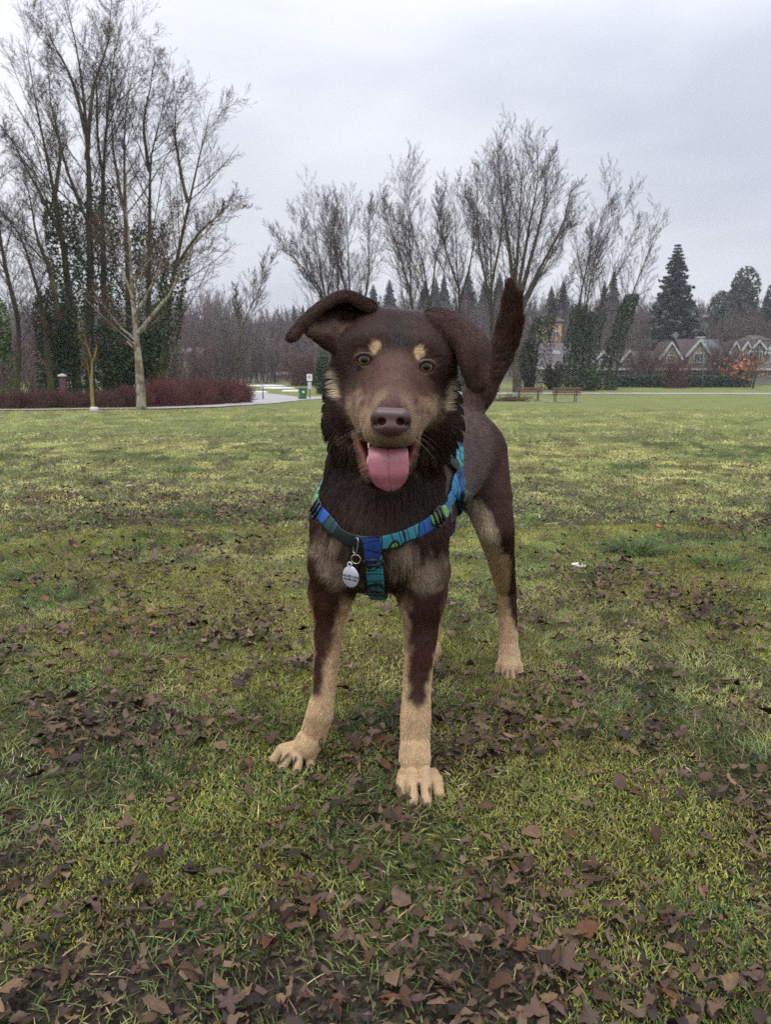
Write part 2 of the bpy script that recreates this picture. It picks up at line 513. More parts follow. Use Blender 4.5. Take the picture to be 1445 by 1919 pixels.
# ------------------------------------------------------------------ dead leaves
def leaf_mesh(kind_, g):
    V = []; F = []
    if kind_ in ('long', 'oval'):
        lg = kind_ == 'long'
        n, m = (9, 3) if lg else (8, 3)
        W = g.uniform(0.11, 0.17) if lg else g.uniform(0.24, 0.33)
        bend = g.uniform(-1.6, 2.4) if lg else g.uniform(-1.4, 2.2); cup = g.uniform(-0.5, 1.4); side = g.uniform(-0.35, 0.35); twist = g.uniform(-0.8, 0.8); peak = g.uniform(0.48, 0.72) if lg else g.uniform(0.38, 0.55)
        for i in range(n):
            t = i / (n - 1); a_ = math.log(0.5) / math.log(peak)
            w = W * max(0.07, math.sin(math.pi * min(0.999, t) ** a_)) ** (0.6 if lg else 0.75) * (g.uniform(0.74, 1.14) if 0 < i < n - 1 else 0.35)
            for j in range(m):
                q = (j - 1) * w; a = twist * (t - 0.5)
                V.append([t - 0.5 + 0.02 * g.normal(), q * math.cos(a) + side * (t - 0.5) ** 2 + 0.012 * g.normal(), bend * 0.5 * (t - 0.5) ** 2 + cup * q * q / W + q * math.sin(a) + 0.035 * g.normal()])
        F = [(i * m + j, i * m + j + 1, (i + 1) * m + j + 1, (i + 1) * m + j) for i in range(n - 1) for j in range(m - 1)]
    else:
        k = 30; V.append([0, 0, 0.02]); lob = 5
        for i in range(k):
            a = 2 * math.pi * i / k; r = 0.5 * (0.72 + 0.24 * math.cos(lob * a) + 0.05 * math.cos(3 * lob * a)) * (1.0 - 0.25 * math.cos(a)) * g.uniform(0.9, 1.08)
            V.append([r * math.cos(a), r * math.sin(a), 0.8 * r * r * math.cos(2 * a + 1) + 0.10 * g.normal() * r])
        F = [(0, 1 + i, 1 + (i + 1) % k) for i in range(k)]
    return np.array(V), F
ql = Nodes('dead_leaf')
_lc = ql.n('ShaderNodeObjectInfo').outputs['Color']
_la = ql.n('ShaderNodeAttribute', attribute_name='col').outputs['Color']
_lc = ql.mix(1.0, _lc, _la, 'MULTIPLY')
_lc = ql.mix(ql.n('ShaderNodeMath', {0: ql.noise(5, 5, 0.7, ql.coord()), 1: 1.05}, operation='MULTIPLY').outputs[0], _lc, (0.03, 0.022, 0.017))
ql.set(color=_lc, rough=0.6, spec=0.22)
ql.bump(ql.noise(14, 3, 0.6, ql.coord()), 0.5, 0.01)
g = np.random.default_rng(17)
LK = ['long'] * 14 + ['oval'] * 7 + ['lobed'] * 4
leaf_meshes = []
for kd in LK:
    V, F = leaf_mesh(kd, g)
    me = bpy.data.meshes.new('dead_leaf'); me.from_pydata(V.tolist(), [], F)
    me.polygons.foreach_set('use_smooth', np.ones(len(F), bool))
    a = me.attributes.new('col', 'FLOAT_COLOR', 'POINT'); a.data.foreach_set('color', np.ones(len(V) * 4, np.float32))
    me.materials.append(ql.m); me.update()
    leaf_meshes.append((me, V, F))
n = 150000
y = np.sqrt(0.5 ** 2 + (11 ** 2 - 0.5 ** 2) * g.random(n) ** 1.25); x = (g.random(n) * 2 - 1) * (0.56 * y + 0.5)
dn = leafiness(x, y)
k = g.random(n) < (dn ** 1.7 * 1.6 + 0.045) * np.clip(2.2 / y, 0.12, 1)
x, y = x[k], y[k]
for u, v in ((790, 1475), (548, 1420), (955, 1262), (808, 1230), (1082, 1062)):
    c = PZ(u, v, 0); k = np.hypot(x - c[0], y - c[1]) > 0.05; x, y = x[k], y[k]
n = len(x)
sz = (0.015 + 0.025 * g.random(n) ** 1.7) * np.interp(y, [0.6, 1.2], [0.86, 1.0])
kd = np.where(g.random(n) < 0.74, g.integers(0, 14, n), np.where(g.random(n) < 0.78, g.integers(14, 21, n), g.integers(21, 25, n)))
sz = np.where(kd >= 21, sz * 1.15, sz)
yaw = g.random(n) * 6.283; tx_, ty_ = g.normal(size=n) * 0.34, g.normal(size=n) * 0.26
zz = terrain(x, y) + 0.009 + 0.013 * g.random(n) + 0.004 * np.clip(y - 1, 0, 2)
dist = np.hypot(x, y - 0.0) + 0.25
proj_u = CU + FPX * x / (y * cp + (CAM_H) * sp_); proj_v = CV - FPX * (y * sp_ - CAM_H * cp) / (y * cp + CAM_H * sp_)
inview = (proj_u > -10) & (proj_u < 1455) & (proj_v < 1930)
score = np.where(inview, sz / dist, 0)
order = np.argsort(-score)
big = set(order[:300].tolist())
LEAFC = [('dark brown', lin(56, 40, 30)), ('brown', lin(98, 71, 50)), ('pale greyish brown', lin(130, 105, 82)), ('mauve brown', lin(112, 87, 76)), ('light tan', lin(148, 118, 86)), ('rusty', lin(128, 80, 48)), ('blackish', lin(50, 41, 40))]
LEAFW = [0.13, 0.23, 0.25, 0.18, 0.12, 0.03, 0.06]
def leaf_label(k, c, u, v):
    shape = 'narrow' if k < 14 else 'oval' if k < 21 else 'broad'
    col_ = 0 if u < 290 else 1 if u < 560 else 2 if u < 860 else 3 if u < 1150 else 4
    if v > 1780:
        where = ['in the bottom left corner', 'low left of centre nearest the camera', 'straight below the paws nearest the camera', 'low right of centre nearest the camera', 'in the bottom right corner'][col_]
    elif v > 1620:
        where = ['on turf by the lower left edge', 'on turf well below the paw turned outward', 'on turf well below the straight fore paw', 'on turf right of and well below the paws', 'on turf by the lower right edge'][col_]
    elif v > 1480:
        where = ['near the left edge just below paw level', 'just below the paw turned outward', 'just below the straight fore paw', 'just right of and below the straight fore paw', 'near the right edge just below paw level'][col_]
    elif v > 1300:
        where = ['near the left edge level with the fore paws', 'left of the paw turned outward', 'between the two fore paws', 'right of the straight fore paw', 'near the right edge level with the fore paws'][col_]
    else:
        where = ['far out on the left lawn', 'left of the fore legs on the lawn', 'behind the fore legs under the dog', 'right of the hind paw on the lawn', 'far out on the right lawn'][col_]
    return f'{shape} {c} dead leaf {where}'
SV, SF, SC = [], [], []; sn = 0
for i in range(n):
    me, V, F = leaf_meshes[kd[i]]
    rot = Matrix.Rotation(yaw[i], 3, 'Z') @ Matrix.Rotation(tx_[i], 3, 'X') @ Matrix.Rotation(ty_[i], 3, 'Y')
    if i in big:
        o = link(bpy.data.objects.new('dead_leaf', me))
        o.matrix_world = Matrix.Translation((x[i], y[i], zz[i])) @ rot.to_4x4() @ Matrix.Scale(sz[i], 4)
        ci = int(g.choice(7, p=LEAFW)); o.color = (*LEAFC[ci][1], 1)
        tag(o, leaf_label(kd[i], LEAFC[ci][0], proj_u[i], proj_v[i]), 'leaf', 'dead leaves lying on the lawn')
    else:
        SV.append(V * sz[i] @ np.array(rot).T + [x[i], y[i], zz[i]]); SF += [tuple(q + sn for q in f) for f in F]; sn += len(V)
        SC.append(np.repeat([np.array(LEAFC[int(g.choice(7, p=LEAFW))][1]) * g.uniform(0.75, 1.2)], len(V), 0))
m_ = 60000
fy = np.sqrt(0.5 ** 2 + (4.5 ** 2 - 0.5 ** 2) * g.random(m_) ** 1.2); fx = (g.random(m_) * 2 - 1) * (0.56 * fy + 0.5)
kk = g.random(m_) < 0.12 + 0.88 * leafiness(fx, fy); fx, fy = fx[kk], fy[kk]; m_ = len(fx)
fz = terrain(fx, fy) + 0.002 + 0.010 * g.random(m_) ** 2
ca = g.random(m_) * 6.283; fs = 0.002 + 0.006 * g.random(m_) ** 2; asp = g.uniform(0.2, 0.6, m_)
ux = np.stack([np.cos(ca), np.sin(ca), 0.4 * g.normal(size=m_)], 1) * fs[:, None]; uy = np.stack([-np.sin(ca), np.cos(ca), 0.4 * g.normal(size=m_)], 1) * (fs * asp)[:, None]
fc = np.stack([fx, fy, fz], 1)
FV = np.stack([fc - ux - 0.6 * uy, fc + ux - uy * 0.8, fc + 0.8 * ux + uy, fc - 0.7 * ux + uy], 1).reshape(-1, 3)
SV.append(FV); SF += [tuple(int(q) for q in r) for r in (np.arange(4 * m_).reshape(m_, 4) + sn)]
SC.append(np.repeat(np.array(lin(120, 92, 72)) * g.uniform(0.2, 1.5, (m_, 1)), 4, 0))
lo_ = mesh_obj('leaf_litter', np.concatenate(SV), SF, ql.m, None, True, np.clip(np.concatenate(SC), 0, 2))
kind(lo_, 'stuff', 'smaller dead leaves scattered over the lawn')
print('LEAVES', n)
# a pale flat stone, and one orange leaf
c0 = ground_at(1082, 1064)
V = []; nu, nv = 20, 9
for i in range(nv):
    t = math.pi * i / (nv - 1)
    for j in range(nu):
        a = 2 * math.pi * j / nu
        r = 1 + 0.12 * math.sin(2 * a + 1) + 0.06 * math.sin(5 * a)
        V.append([0.024 * r * math.sin(t) * math.cos(a) * (1 + 0.2 * math.cos(a)), 0.016 * r * math.sin(t) * math.sin(a), 0.0085 * math.cos(t) * (1 + 0.25 * math.cos(a))])
F = [(i * nu + j, (i + 1) * nu + j, (i + 1) * nu + (j + 1) % nu, i * nu + (j + 1) % nu) for i in range(nv - 1) for j in range(nu)]
st = mesh_obj('stone', V, F, mat_plain('pale_stone', lin(204, 198, 184), 0.55, 0.12, 60, 0.2), None, True)
st.location = (c0[0], c0[1], G(c0[0], c0[1]) + 0.009); st.rotation_euler = (0.05, 0.12, -0.3)
tag(st, 'smooth pale stone lying on bare mud right of the dog', 'stone')
om = mat_plain('orange_leaf', lin(150, 72, 34), 0.5, 0.2, 40)
c0 = ground_at(1236, 991)
V, F = leaf_mesh('oval', g)
o = mesh_obj('dead_leaf', V * 0.045, F, om, None, True); o.location = (c0[0], c0[1], G(c0[0], c0[1]) + 0.012); o.rotation_euler = (0.5, 0.2, 0.4)
tag(o, 'bright orange dead leaf beyond the tall grass tuft', 'leaf')
pb = ground_at(242, 915)
o = mesh_obj('paper_scrap', [[-.03, -.012, .0], [.03, -.012, .003], [.033, .012, .006], [-.028, .013, .003], [0, 0, .008]], [(0, 1, 4), (1, 2, 4), (2, 3, 4), (3, 0, 4)], mat_plain('paper', lin(150, 146, 138), 0.7, 0.08), None, False)
o.location = (pb[0], pb[1], G(pb[0], pb[1]) + 0.014)
tag(o, 'small white scrap lying far out on the left lawn', 'scrap')
# ------------------------------------------------------------------ bare trees
def bark(name, c1, c2, scale=3.0, moss=None):
    q = Nodes(name)
    p = q.coord()
    n = q.noise(scale, 5, 0.65, q.n('ShaderNodeMapping', {'Vector': p, 'Scale': (3, 3, 0.7)}).outputs[0])
    c = q.ramp(n, [(0.3, c1), (0.7, c2)])
    if moss:
        c = q.mix(q.ramp(q.noise(scale * 0.8, 3, 0.6, p), [(0.45, (0, 0, 0)), (0.62, (1, 1, 1))]), c, moss)
    q.set(color=c, rough=0.85, spec=0.15)
    q.bump(n, 0.6, 0.05)
    return q.m
bark_m = bark('bark', lin(42, 36, 31), lin(76, 66, 56), 3.0, lin(84, 80, 46))
bark_far_m = bark('bark_far', lin(54, 46, 44), lin(88, 76, 70), 2.0)
birch_m = bark('pale_bark', lin(104, 97, 86), lin(180, 172, 158), 5.0, lin(96, 90, 54))
lichen_m = bark('lichen_bark', lin(110, 98, 58), lin(160, 144, 92), 8.0)
twig_m = mat_attr('twigs', 0.8, 0.15)
ivy_m = mat_attr('ivy_leaves', 0.5, 0.3, 0.15)
UPV = np.array([0, 0, 1.0])

def spawn(par, plen, prad, nper, t0, t1, ang, ratio, g, up=0.25, trop=0.15, wig=0.12, K=5, taper=0.6, azim=None):
    """Children of (N,K0,3) branches: (M,K,3) points, lengths, (M,K) radii."""
    N, K0, _ = par.shape
    idx = np.repeat(np.arange(N), nper); M = len(idx)
    t = t0 + (t1 - t0) * (np.tile(np.arange(nper), N) + g.random(M)) / nper; t = np.minimum(t, 0.985)
    s = t * (K0 - 1); i = np.clip(s.astype(int), 0, K0 - 2); f = (s - i)[:, None]
    pos = par[idx, i] * (1 - f) + par[idx, i + 1] * f
    tan = norm(par[idx, i + 1] - par[idx, i])
    rl = prad[idx, i] * (1 - f[:, 0]) + prad[idx, i + 1] * f[:, 0]
    r = norm(np.cross(tan, norm(g.normal(size=(M, 3)))))
    a = (ang * (0.65 + 0.7 * g.random(M)))[:, None]
    d = norm(tan * np.cos(a) + r * np.sin(a) + UPV * up)
    L = plen[idx] * ratio * (1 - taper * t) * (0.6 + 0.7 * g.random(M))
    pts = [pos]
    for k in range(K - 1):
        pts.append(pts[-1] + d * (L / (K - 1))[:, None])
        d = norm(d + UPV * trop / (K - 1) + wig * g.normal(size=(M, 3)))
    r0 = np.minimum(rl * 0.5, L * 0.0068 + 0.002)
    return np.stack(pts, 1), L, r0[:, None] * np.linspace(1, 0.35, K)[None, :]

def bare_tree(seed, H, r0, leaders, nl=(9, 9, 6, 4), ang=(0.75, 0.7, 0.7), ratio=(0.42, 0.42, 0.45), up=0.3, t0=0.25, rmin=0.004, tint=(1, 1, 1), trop=0.35):
    """leaders: list of polylines (local metres, radius scale). Returns wood tubes and twig curves."""
    g = np.random.default_rng(seed)
    tubes = []; P0 = []; L0 = []; R0 = []
    for pl, rs in leaders:
        p = spline(np.array(pl, float), 12); p[1:] += np.cumsum(g.normal(size=(11, 3)) * 0.0018 * H, 0)
        r = r0 * rs * np.linspace(1, 0.08, 12) ** 1.5
        tubes.append((p, r)); P0.append(p); R0.append(r); L0.append(np.linalg.norm(np.diff(p, axis=0), axis=1).sum())
    P0, L0, R0 = np.array(P0), np.array(L0), np.array(R0)
    a, al, ar = spawn(P0, L0, R0, nl[0], t0, 0.95, ang[0], ratio[0], g, up, trop, 0.02, 7, 0.6)
    b, bl, br = spawn(a, al, ar, nl[1], 0.08, 0.9, ang[1], ratio[1], g, up * 0.6, trop * 0.8, 0.025, 5, 0.5)
    c, cl, cr = spawn(b, bl, br, nl[2], 0.08, 0.9, ang[2], ratio[2], g, up * 0.5, trop * 0.6, 0.03, 5, 0.45)
    d, dl, dr = spawn(c, cl, cr, nl[3], 0.1, 0.85, 0.5, 0.55, g, up * 0.4, 0.2, 0.03, 5, 0.4)
    wood = [(p, r, 7) for p, r in tubes] + [(p, r, 5) for p, r in zip(a, ar)]
    tw = []
    for q, r in ((b, br), (c, cr), (d, dr)):
        if q.shape[1] < 5:
            q = np.concatenate([q, q[:, -1:] + 0.4 * (q[:, -1:] - q[:, -2:-1])], 1); r = np.concatenate([r, r[:, -1:] * 0.5], 1)
        tw.append((q, np.maximum(r, rmin * np.linspace(1, 0.6, 5)[None, :])))
    pts = np.concatenate([q for q, _ in tw]); rad = np.concatenate([r for _, r in tw])
    base = np.array(lin(74, 61, 56)) * np.array(tint)
    cols = base * (0.7 + 0.6 * g.random((len(pts), 1)))
    return wood, pts, rad, cols

def ivy(poly, rad, n, size, g, v0=0.0, v1=1.0, color=(0.035, 0.062, 0.018)):
    """Leaf faces clothing a stem: quads scattered in a sleeve of uneven thickness."""
    p = spline(np.array(poly, float), 60); t = v0 + (v1 - v0) * g.random(n); s = t * 59; i = np.clip(s.astype(int), 0, 58); f = (s - i)[:, None]
    c = p[i] * (1 - f) + p[i + 1] * f
    a = g.random(n) * 6.283
    rr = np.interp(t, np.linspace(0, 1, len(rad)), rad) * (0.55 + 0.6 * noise(np.c_[np.cos(a), np.sin(a), t * 9], 2.0, 5, 2)) * (0.75 + 0.35 * g.random(n) ** 0.5)
    o = np.c_[np.cos(a), np.sin(a), 0.5 * g.normal(size=n)]
    return leaf_quads(c + np.c_[np.cos(a), np.sin(a), np.zeros(n)] * rr[:, None], o, size, g, color)

def leaf_quads(c, o, size, g, color):
    n = len(c)
    nrm = norm(o + 0.7 * g.normal(size=(n, 3)))
    u = norm(np.cross(nrm, norm(g.normal(size=(n, 3))))); v = np.cross(nrm, u)
    s = size * (0.6 + 0.8 * g.random(n))[:, None]
    V = np.stack([c - u * s * 0.5, c - v * s * 0.35 + nrm * s * 0.1, c + u * s * 0.6, c + v * s * 0.35 + nrm * s * 0.1], 1).reshape(-1, 3)
    F = np.arange(4 * n).reshape(n, 4)
    C = np.repeat(np.array(color) * (0.5 + 1.0 * g.random((n, 1))) * (0.6 + 0.8 * noise(c, 1.7 / max(size * 4, .3), 9, 2))[:, None], 4, 0)
    return V, F, C

def put_tree(name, label, base, tree, mat=None, group=None, ivys=None):
    wood, pts, rad, cols = tree
    t = thing(name, label, 'tree', base, 0, group)
    b = Buf()
    for p, r, sd in wood:
        b.tube(p, r, sd, False)
    b.build('trunk', mat or bark_m, t, True)
    curves_obj('crown', pts, rad, cols, twig_m, t)
    if ivys:
        V, F, C, k = [], [], [], 0
        for v, f, c in ivys:
            V.append(v); F.append(f + k); C.append(c); k += len(v)
        mesh_obj('ivy', np.concatenate(V), np.concatenate(F), ivy_m, t, False, np.concatenate(C))
    return t

def stem_px(pts, Y, base, dY=0.0):
    """A stem through photograph pixels at about one distance, as local metres."""
    out = []
    for k, q in enumerate(pts):
        y = Y + (q[2] if len(q) > 2 else 0.0)
        out.append(P(q[0], q[1], y) - base)
    return out
def base_at(u, Y):
    x = P(u, 720, Y)[0]
    return np.array([x, Y, G(x, Y)])
def tree_px(name, label, Y, u0, stems, r0, seed, **kw):
    """A tree at distance Y whose stems run through given pixels; the first point of each is on the ground."""
    b = base_at(u0, Y); group = kw.pop('group', None); mat = kw.pop('mat', None); iv = kw.pop('ivy', None); isz = kw.pop('ivy_size', 0.22); icol = kw.pop('ivy_color', (0.034, 0.060, 0.018))
    L = []
    if group in (GR, 'ivy clad trees by the far path'):
        stems = [([(q[0], q[1] + max(0, 600 - q[1]) * 0.11) for q in pl], rs) for pl, rs in stems]
    for pl, rs in stems:
        q = stem_px(pl, Y, b); q[0] = np.array([q[0][0], q[0][1], G(b[0] + q[0][0], b[1] + q[0][1]) - b[2] - 0.1]) if pl[0][1] > 690 else q[0]
        L.append((q, rs))
    H = max(q[-1][2] for q, _ in L)
    tr = bare_tree(seed, H, r0, L, **kw)
    g = np.random.default_rng(seed + 1000)
    ivs = [ivy(L[k][0], rad, n, isz, g, v0, v1, icol) for k, rad, n, v0, v1 in iv] if iv else None
    return put_tree(name, label, b, tr, mat, group, ivs)

GL = 'tall bare trees behind the red shrubs'
GR = 'row of bare trees across the field'
RD = dict(nl=(20, 8, 6, 1), ratio=(0.40, 0.52, 0.5), ang=(0.50, 0.60, 0.52), up=0.10, trop=0.5, t0=0.18, rmin=0.0092)
tree_px('bare_tree', 'bare tree fanning out low to the left, first of the field row', 80, 612, [([(622, 722), (616, 600), (600, 480), (588, 350)], 1.0), ([(622, 600), (590, 530), (550, 470), (512, 425)], 0.6), ([(622, 620), (634, 520), (625, 430), (618, 365)], 0.7), ([(622, 610), (600, 540), (565, 470), (552, 390)], 0.6)], 0.26, 1, group=GR, **RD)
tree_px('bare_tree', 'bare many stemmed tree of the field row behind the dog left ear', 82, 665, [([(668, 722), (660, 600), (655, 470), (652, 350)], 1.0), ([(668, 620), (690, 520), (692, 430), (695, 370)], 0.7), ([(668, 600), (640, 500), (628, 420), (622, 360)], 0.7)], 0.25, 2, group=GR, **RD)
tree_px('bare_tree', 'slender bare tree with a tall narrow crown above the dog forehead', 79, 770, [([(772, 722), (771, 600), (766, 470), (760, 310)], 1.0), ([(772, 560), (752, 460), (732, 400), (724, 350)], 0.55)], 0.24, 3, group=GR, **RD)
tree_px('bare_tree', 'forked bare tree leaning left over the dog forehead', 81, 806, [([(808, 722), (806, 600), (795, 500), (768, 400), (748, 330)], 0.9), ([(806, 570), (815, 480), (824, 420), (826, 372)], 0.6)], 0.22, 4, group=GR, **RD)
tree_px('bare_tree', 'bare tree with a rounded fine crown above the dog right ear', 83, 858, [([(862, 722), (862, 600), (858, 470), (850, 310)], 1.0), ([(862, 560), (886, 470), (892, 400), (885, 335)], 0.6), ([(862, 540), (838, 460), (826, 390), (828, 330)], 0.6)], 0.24, 5, group=GR, **RD)
tree_px('bare_tree', 'tall straight bare tree just left of the dog tail', 80, 918, [([(920, 722), (920, 600), (919, 450), (915, 270)], 1.0), ([(920, 560), (900, 460), (893, 380), (892, 300)], 0.6), ([(920, 540), (940, 430), (945, 340), (940, 270)], 0.6)], 0.27, 6, group=GR, ivy=[(0, (0.9, 0.6), 500, 0.0, 0.22)], **RD)
tree_px('bare_tree', 'biggest and broadest bare tree of the row above the dog tail', 78, 968, [([(968, 722), (966, 560), (975, 400), (985, 228)], 1.1), ([(968, 580), (955, 440), (945, 330), (938, 250)], 0.8), ([(968, 570), (1000, 450), (1022, 340), (1030, 250)], 0.8), ([(968, 590), (1020, 480), (1056, 400), (1078, 320)], 0.75), ([(968, 600), (1005, 520), (1040, 450), (1070, 400)], 0.6), ([(968, 560), (990, 420), (1008, 320), (1008, 240)], 0.7)], 0.34, 7, group=GR, **RD)
RL = dict(RD); RL.update(nl=(16, 8, 6, 1), ratio=(0.32, 0.52, 0.5), t0=0.35, ang=(0.5, 0.6, 0.5))
tree_px('ivy_clad_tree', 'leaning many stemmed tree with its lower trunks wrapped in ivy', 84, 1074, [([(1062, 724), (1078, 620), (1098, 500), (1118, 420), (1150, 330)], 0.9), ([(1090, 724), (1094, 620), (1110, 500), (1135, 420), (1182, 345)], 0.8), ([(1100, 724), (1110, 640), (1130, 560), (1165, 470), (1196, 395)], 0.8), ([(1072, 720), (1080, 640), (1096, 560), (1105, 480), (1112, 400)], 0.6)], 0.22, 8, group='ivy clad trees by the far path', ivy=[(0, (1.0, 0.9, 0.6, 0.1), 2400, 0, 0.36), (1, (1.0, 0.9, 0.6, 0.1), 2400, 0, 0.33), (2, (1.0, 1.0, 0.6, 0.1), 1800, 0, 0.42)], **RL)
tree_px('ivy_clad_tree', 'single trunk leaning right with thick ivy up its lower half', 86, 1140, [([(1136, 726), (1150, 660), (1172, 590), (1192, 530), (1220, 450), (1246, 378)], 1.0), ([(1178, 590), (1150, 580), (1118, 592), (1090, 610)], 0.45)], 0.26, 9, group='ivy clad trees by the far path', ivy=[(0, (1.15, 1.0, 0.7, 0.1), 3600, 0, 0.55)], **RL)
tree_px('ivy_clad_tree', 'thin tree leaning right over the bushes beside the dog tail', 88, 1000, [([(1000, 722), (1010, 640), (1026, 590), (1060, 520), (1090, 480)], 0.8)], 0.2, 10, group='ivy clad trees by the far path', ivy=[(0, (2.2, 1.1, 0.2), 2400, 0, 0.5)], ivy_color=(0.05, 0.065, 0.018), **RL)
tree_px('bare_tree', 'thin bare tree leaning right beyond the end of the red shrubs', 62, 440, [([(436, 736), (448, 640), (468, 580), (492, 530), (508, 490)], 0.8), ([(450, 636), (446, 590), (440, 540)], 0.5)], 0.13, 11, **RL)

# left group, nearer
RA = dict(nl=(24, 8, 6, 2), ratio=(0.30, 0.50, 0.5), ang=(0.74, 0.66, 0.6), up=0.08, trop=0.45, t0=0.14, rmin=0.0040)
tree_px('bare_tree', 'ivy wrapped trunk leaning left, one of the tall bare group', 36, 140, [([(145, 752), (132, 600), (118, 480), (104, 390), (84, 290), (60, 170), (40, 60)], 1.0), ([(112, 440), (72, 360), (30, 280), (0, 230)], 0.45), ([(100, 380), (112, 280), (92, 180), (88, 90)], 0.45)], 0.24, 21, group=GL, ivy=[(0, (0.9, 0.8, 0.45, 0.3), 3600, 0, 0.52)], ivy_size=0.13, **RA)
tree_px('bare_tree', 'tallest dark trunk running out of the top of the view', 38, 168, [([(168, 752), (170, 560), (166, 380), (158, 200), (146, 90), (122, -20)], 1.0), ([(162, 300), (172, 180), (196, 80), (215, -20)], 0.5), ([(164, 260), (130, 150), (90, 70), (50, 10)], 0.45), ([(166, 420), (120, 310), (88, 220), (60, 150)], 0.4)], 0.25, 22, group=GL, ivy=[(0, (1.1, 0.7, 0.35), 3000, 0, 0.4)], ivy_size=0.13, **RA)
tree_px('bare_tree', 'dark upright trunk between the tallest trunk and the pale birch', 40, 198, [([(198, 752), (196, 560), (190, 380), (198, 240), (212, 120), (236, 30)], 1.0), ([(194, 380), (180, 250), (176, 130), (186, 40)], 0.5)], 0.20, 23, group=GL, ivy=[(0, (1.0, 0.7, 0.4), 2600, 0, 0.45)], ivy_size=0.13, **RA)
tree_px('bare_tree', 'upright bare trunk standing straight behind the pale birch', 39, 240, [([(244, 752), (238, 560), (234, 400), (232, 280), (240, 180), (262, 90)], 0.9), ([(234, 400), (214, 300), (206, 200), (214, 120)], 0.5)], 0.18, 24, group=GL, ivy=[(0, (1.1, 0.8, 0.4), 2400, 0, 0.36)], ivy_size=0.13, **RA)
tree_px('bare_tree', 'bare trunk just right of the birch with clumped twigs high up', 41, 280, [([(280, 752), (280, 560), (279, 420), (278, 310), (296, 230), (318, 120)], 0.95), ([(279, 320), (268, 240), (278, 160), (290, 90)], 0.55)], 0.19, 25, group=GL, ivy=[(0, (1.1, 0.8, 0.4), 2600, 0, 0.4)], ivy_size=0.13, **RA)
tree_px('bare_tree', 'trunk leaning right at the right end of the tall group', 37, 305, [([(300, 752), (312, 620), (322, 540), (342, 430), (366, 330), (386, 240), (398, 190)], 0.95), ([(330, 500), (370, 440), (410, 400), (442, 372)], 0.5), ([(352, 380), (330, 280), (328, 210), (340, 150)], 0.5)], 0.19, 26, group=GL, ivy=[(0, (0.8, 0.6, 0.3), 2200, 0, 0.42)], ivy_size=0.13, **RA)
tree_px('bare_tree', 'thin dark tree forking by the left edge of the view', 34, 90, [([(96, 752), (84, 620), (66, 520), (40, 440), (0, 375)], 0.8), ([(110, 600), (92, 510), (64, 440), (48, 360), (20, 260)], 0.7)], 0.2, 27, group=GL, **RA)
tree_px('bare_tree', 'thin tree arching left out of view above the left edge', 33, 20, [([(30, 752), (36, 640), (28, 560), (-10, 470), (-60, 380)], 0.8), ([(34, 600), (10, 500), (-4, 400), (-10, 300), (-6, 180)], 0.6)], 0.18, 28, group=GL, **RA)
# the pale birch that stands on the near side of the path
RB = dict(nl=(18, 10, 6, 2), ratio=(0.40, 0.46, 0.5), ang=(0.85, 0.7, 0.6), up=0.06, trop=0.35, t0=0.28, rmin=0.0032)
bt = tree_px('birch_tree', 'pale barked tree in front of the group, beside the path', 24.5, 265, [([(265, 774), (262, 700), (256, 640), (250, 560), (246, 480), (240, 400), (238, 320)], 1.0), ([(257, 625), (290, 585), (322, 548), (356, 470), (402, 420), (440, 372)], 0.5), ([(256, 640), (220, 610), (190, 570), (170, 540)], 0.3), ([(250, 560), (228, 500), (206, 450), (196, 400)], 0.35), ([(257, 660), (240, 640), (232, 645), (222, 640)], 0.22), ([(252, 590), (290, 520), (312, 460), (330, 380)], 0.4)], 0.17, 31, mat=birch_m, tint=(1.2, 1.12, 0.9), **RB)
# young tree with a white guard
sp = tree_px('young_tree', 'thin lichen yellow young tree with a white guard at its foot', 22.6, 173, [([(174, 770), (171, 720), (172, 690), (170, 670), (160, 640), (152, 606)], 1.0), ([(172, 680), (180, 655), (178, 640)], 0.7), ([(171, 700), (164, 690), (160, 684)], 0.35)], 0.06, 33, mat=lichen_m, tint=(1.7, 1.5, 0.8), nl=(8, 5, 3, 2), ratio=(0.3, 0.4, 0.5), ang=(0.8, 0.7, 0.7), up=0.3, trop=0.4, t0=0.4, rmin=0.003)
Buf().tube([[0, 0, -0.05], [0, 0, 0.1], [0.005, 0, 0.14]], [0.12, 0.12, 0.10], 12).build('trunk_guard', mat_plain('guard_white', lin(196, 190, 186), 0.6, 0.1), sp, True)

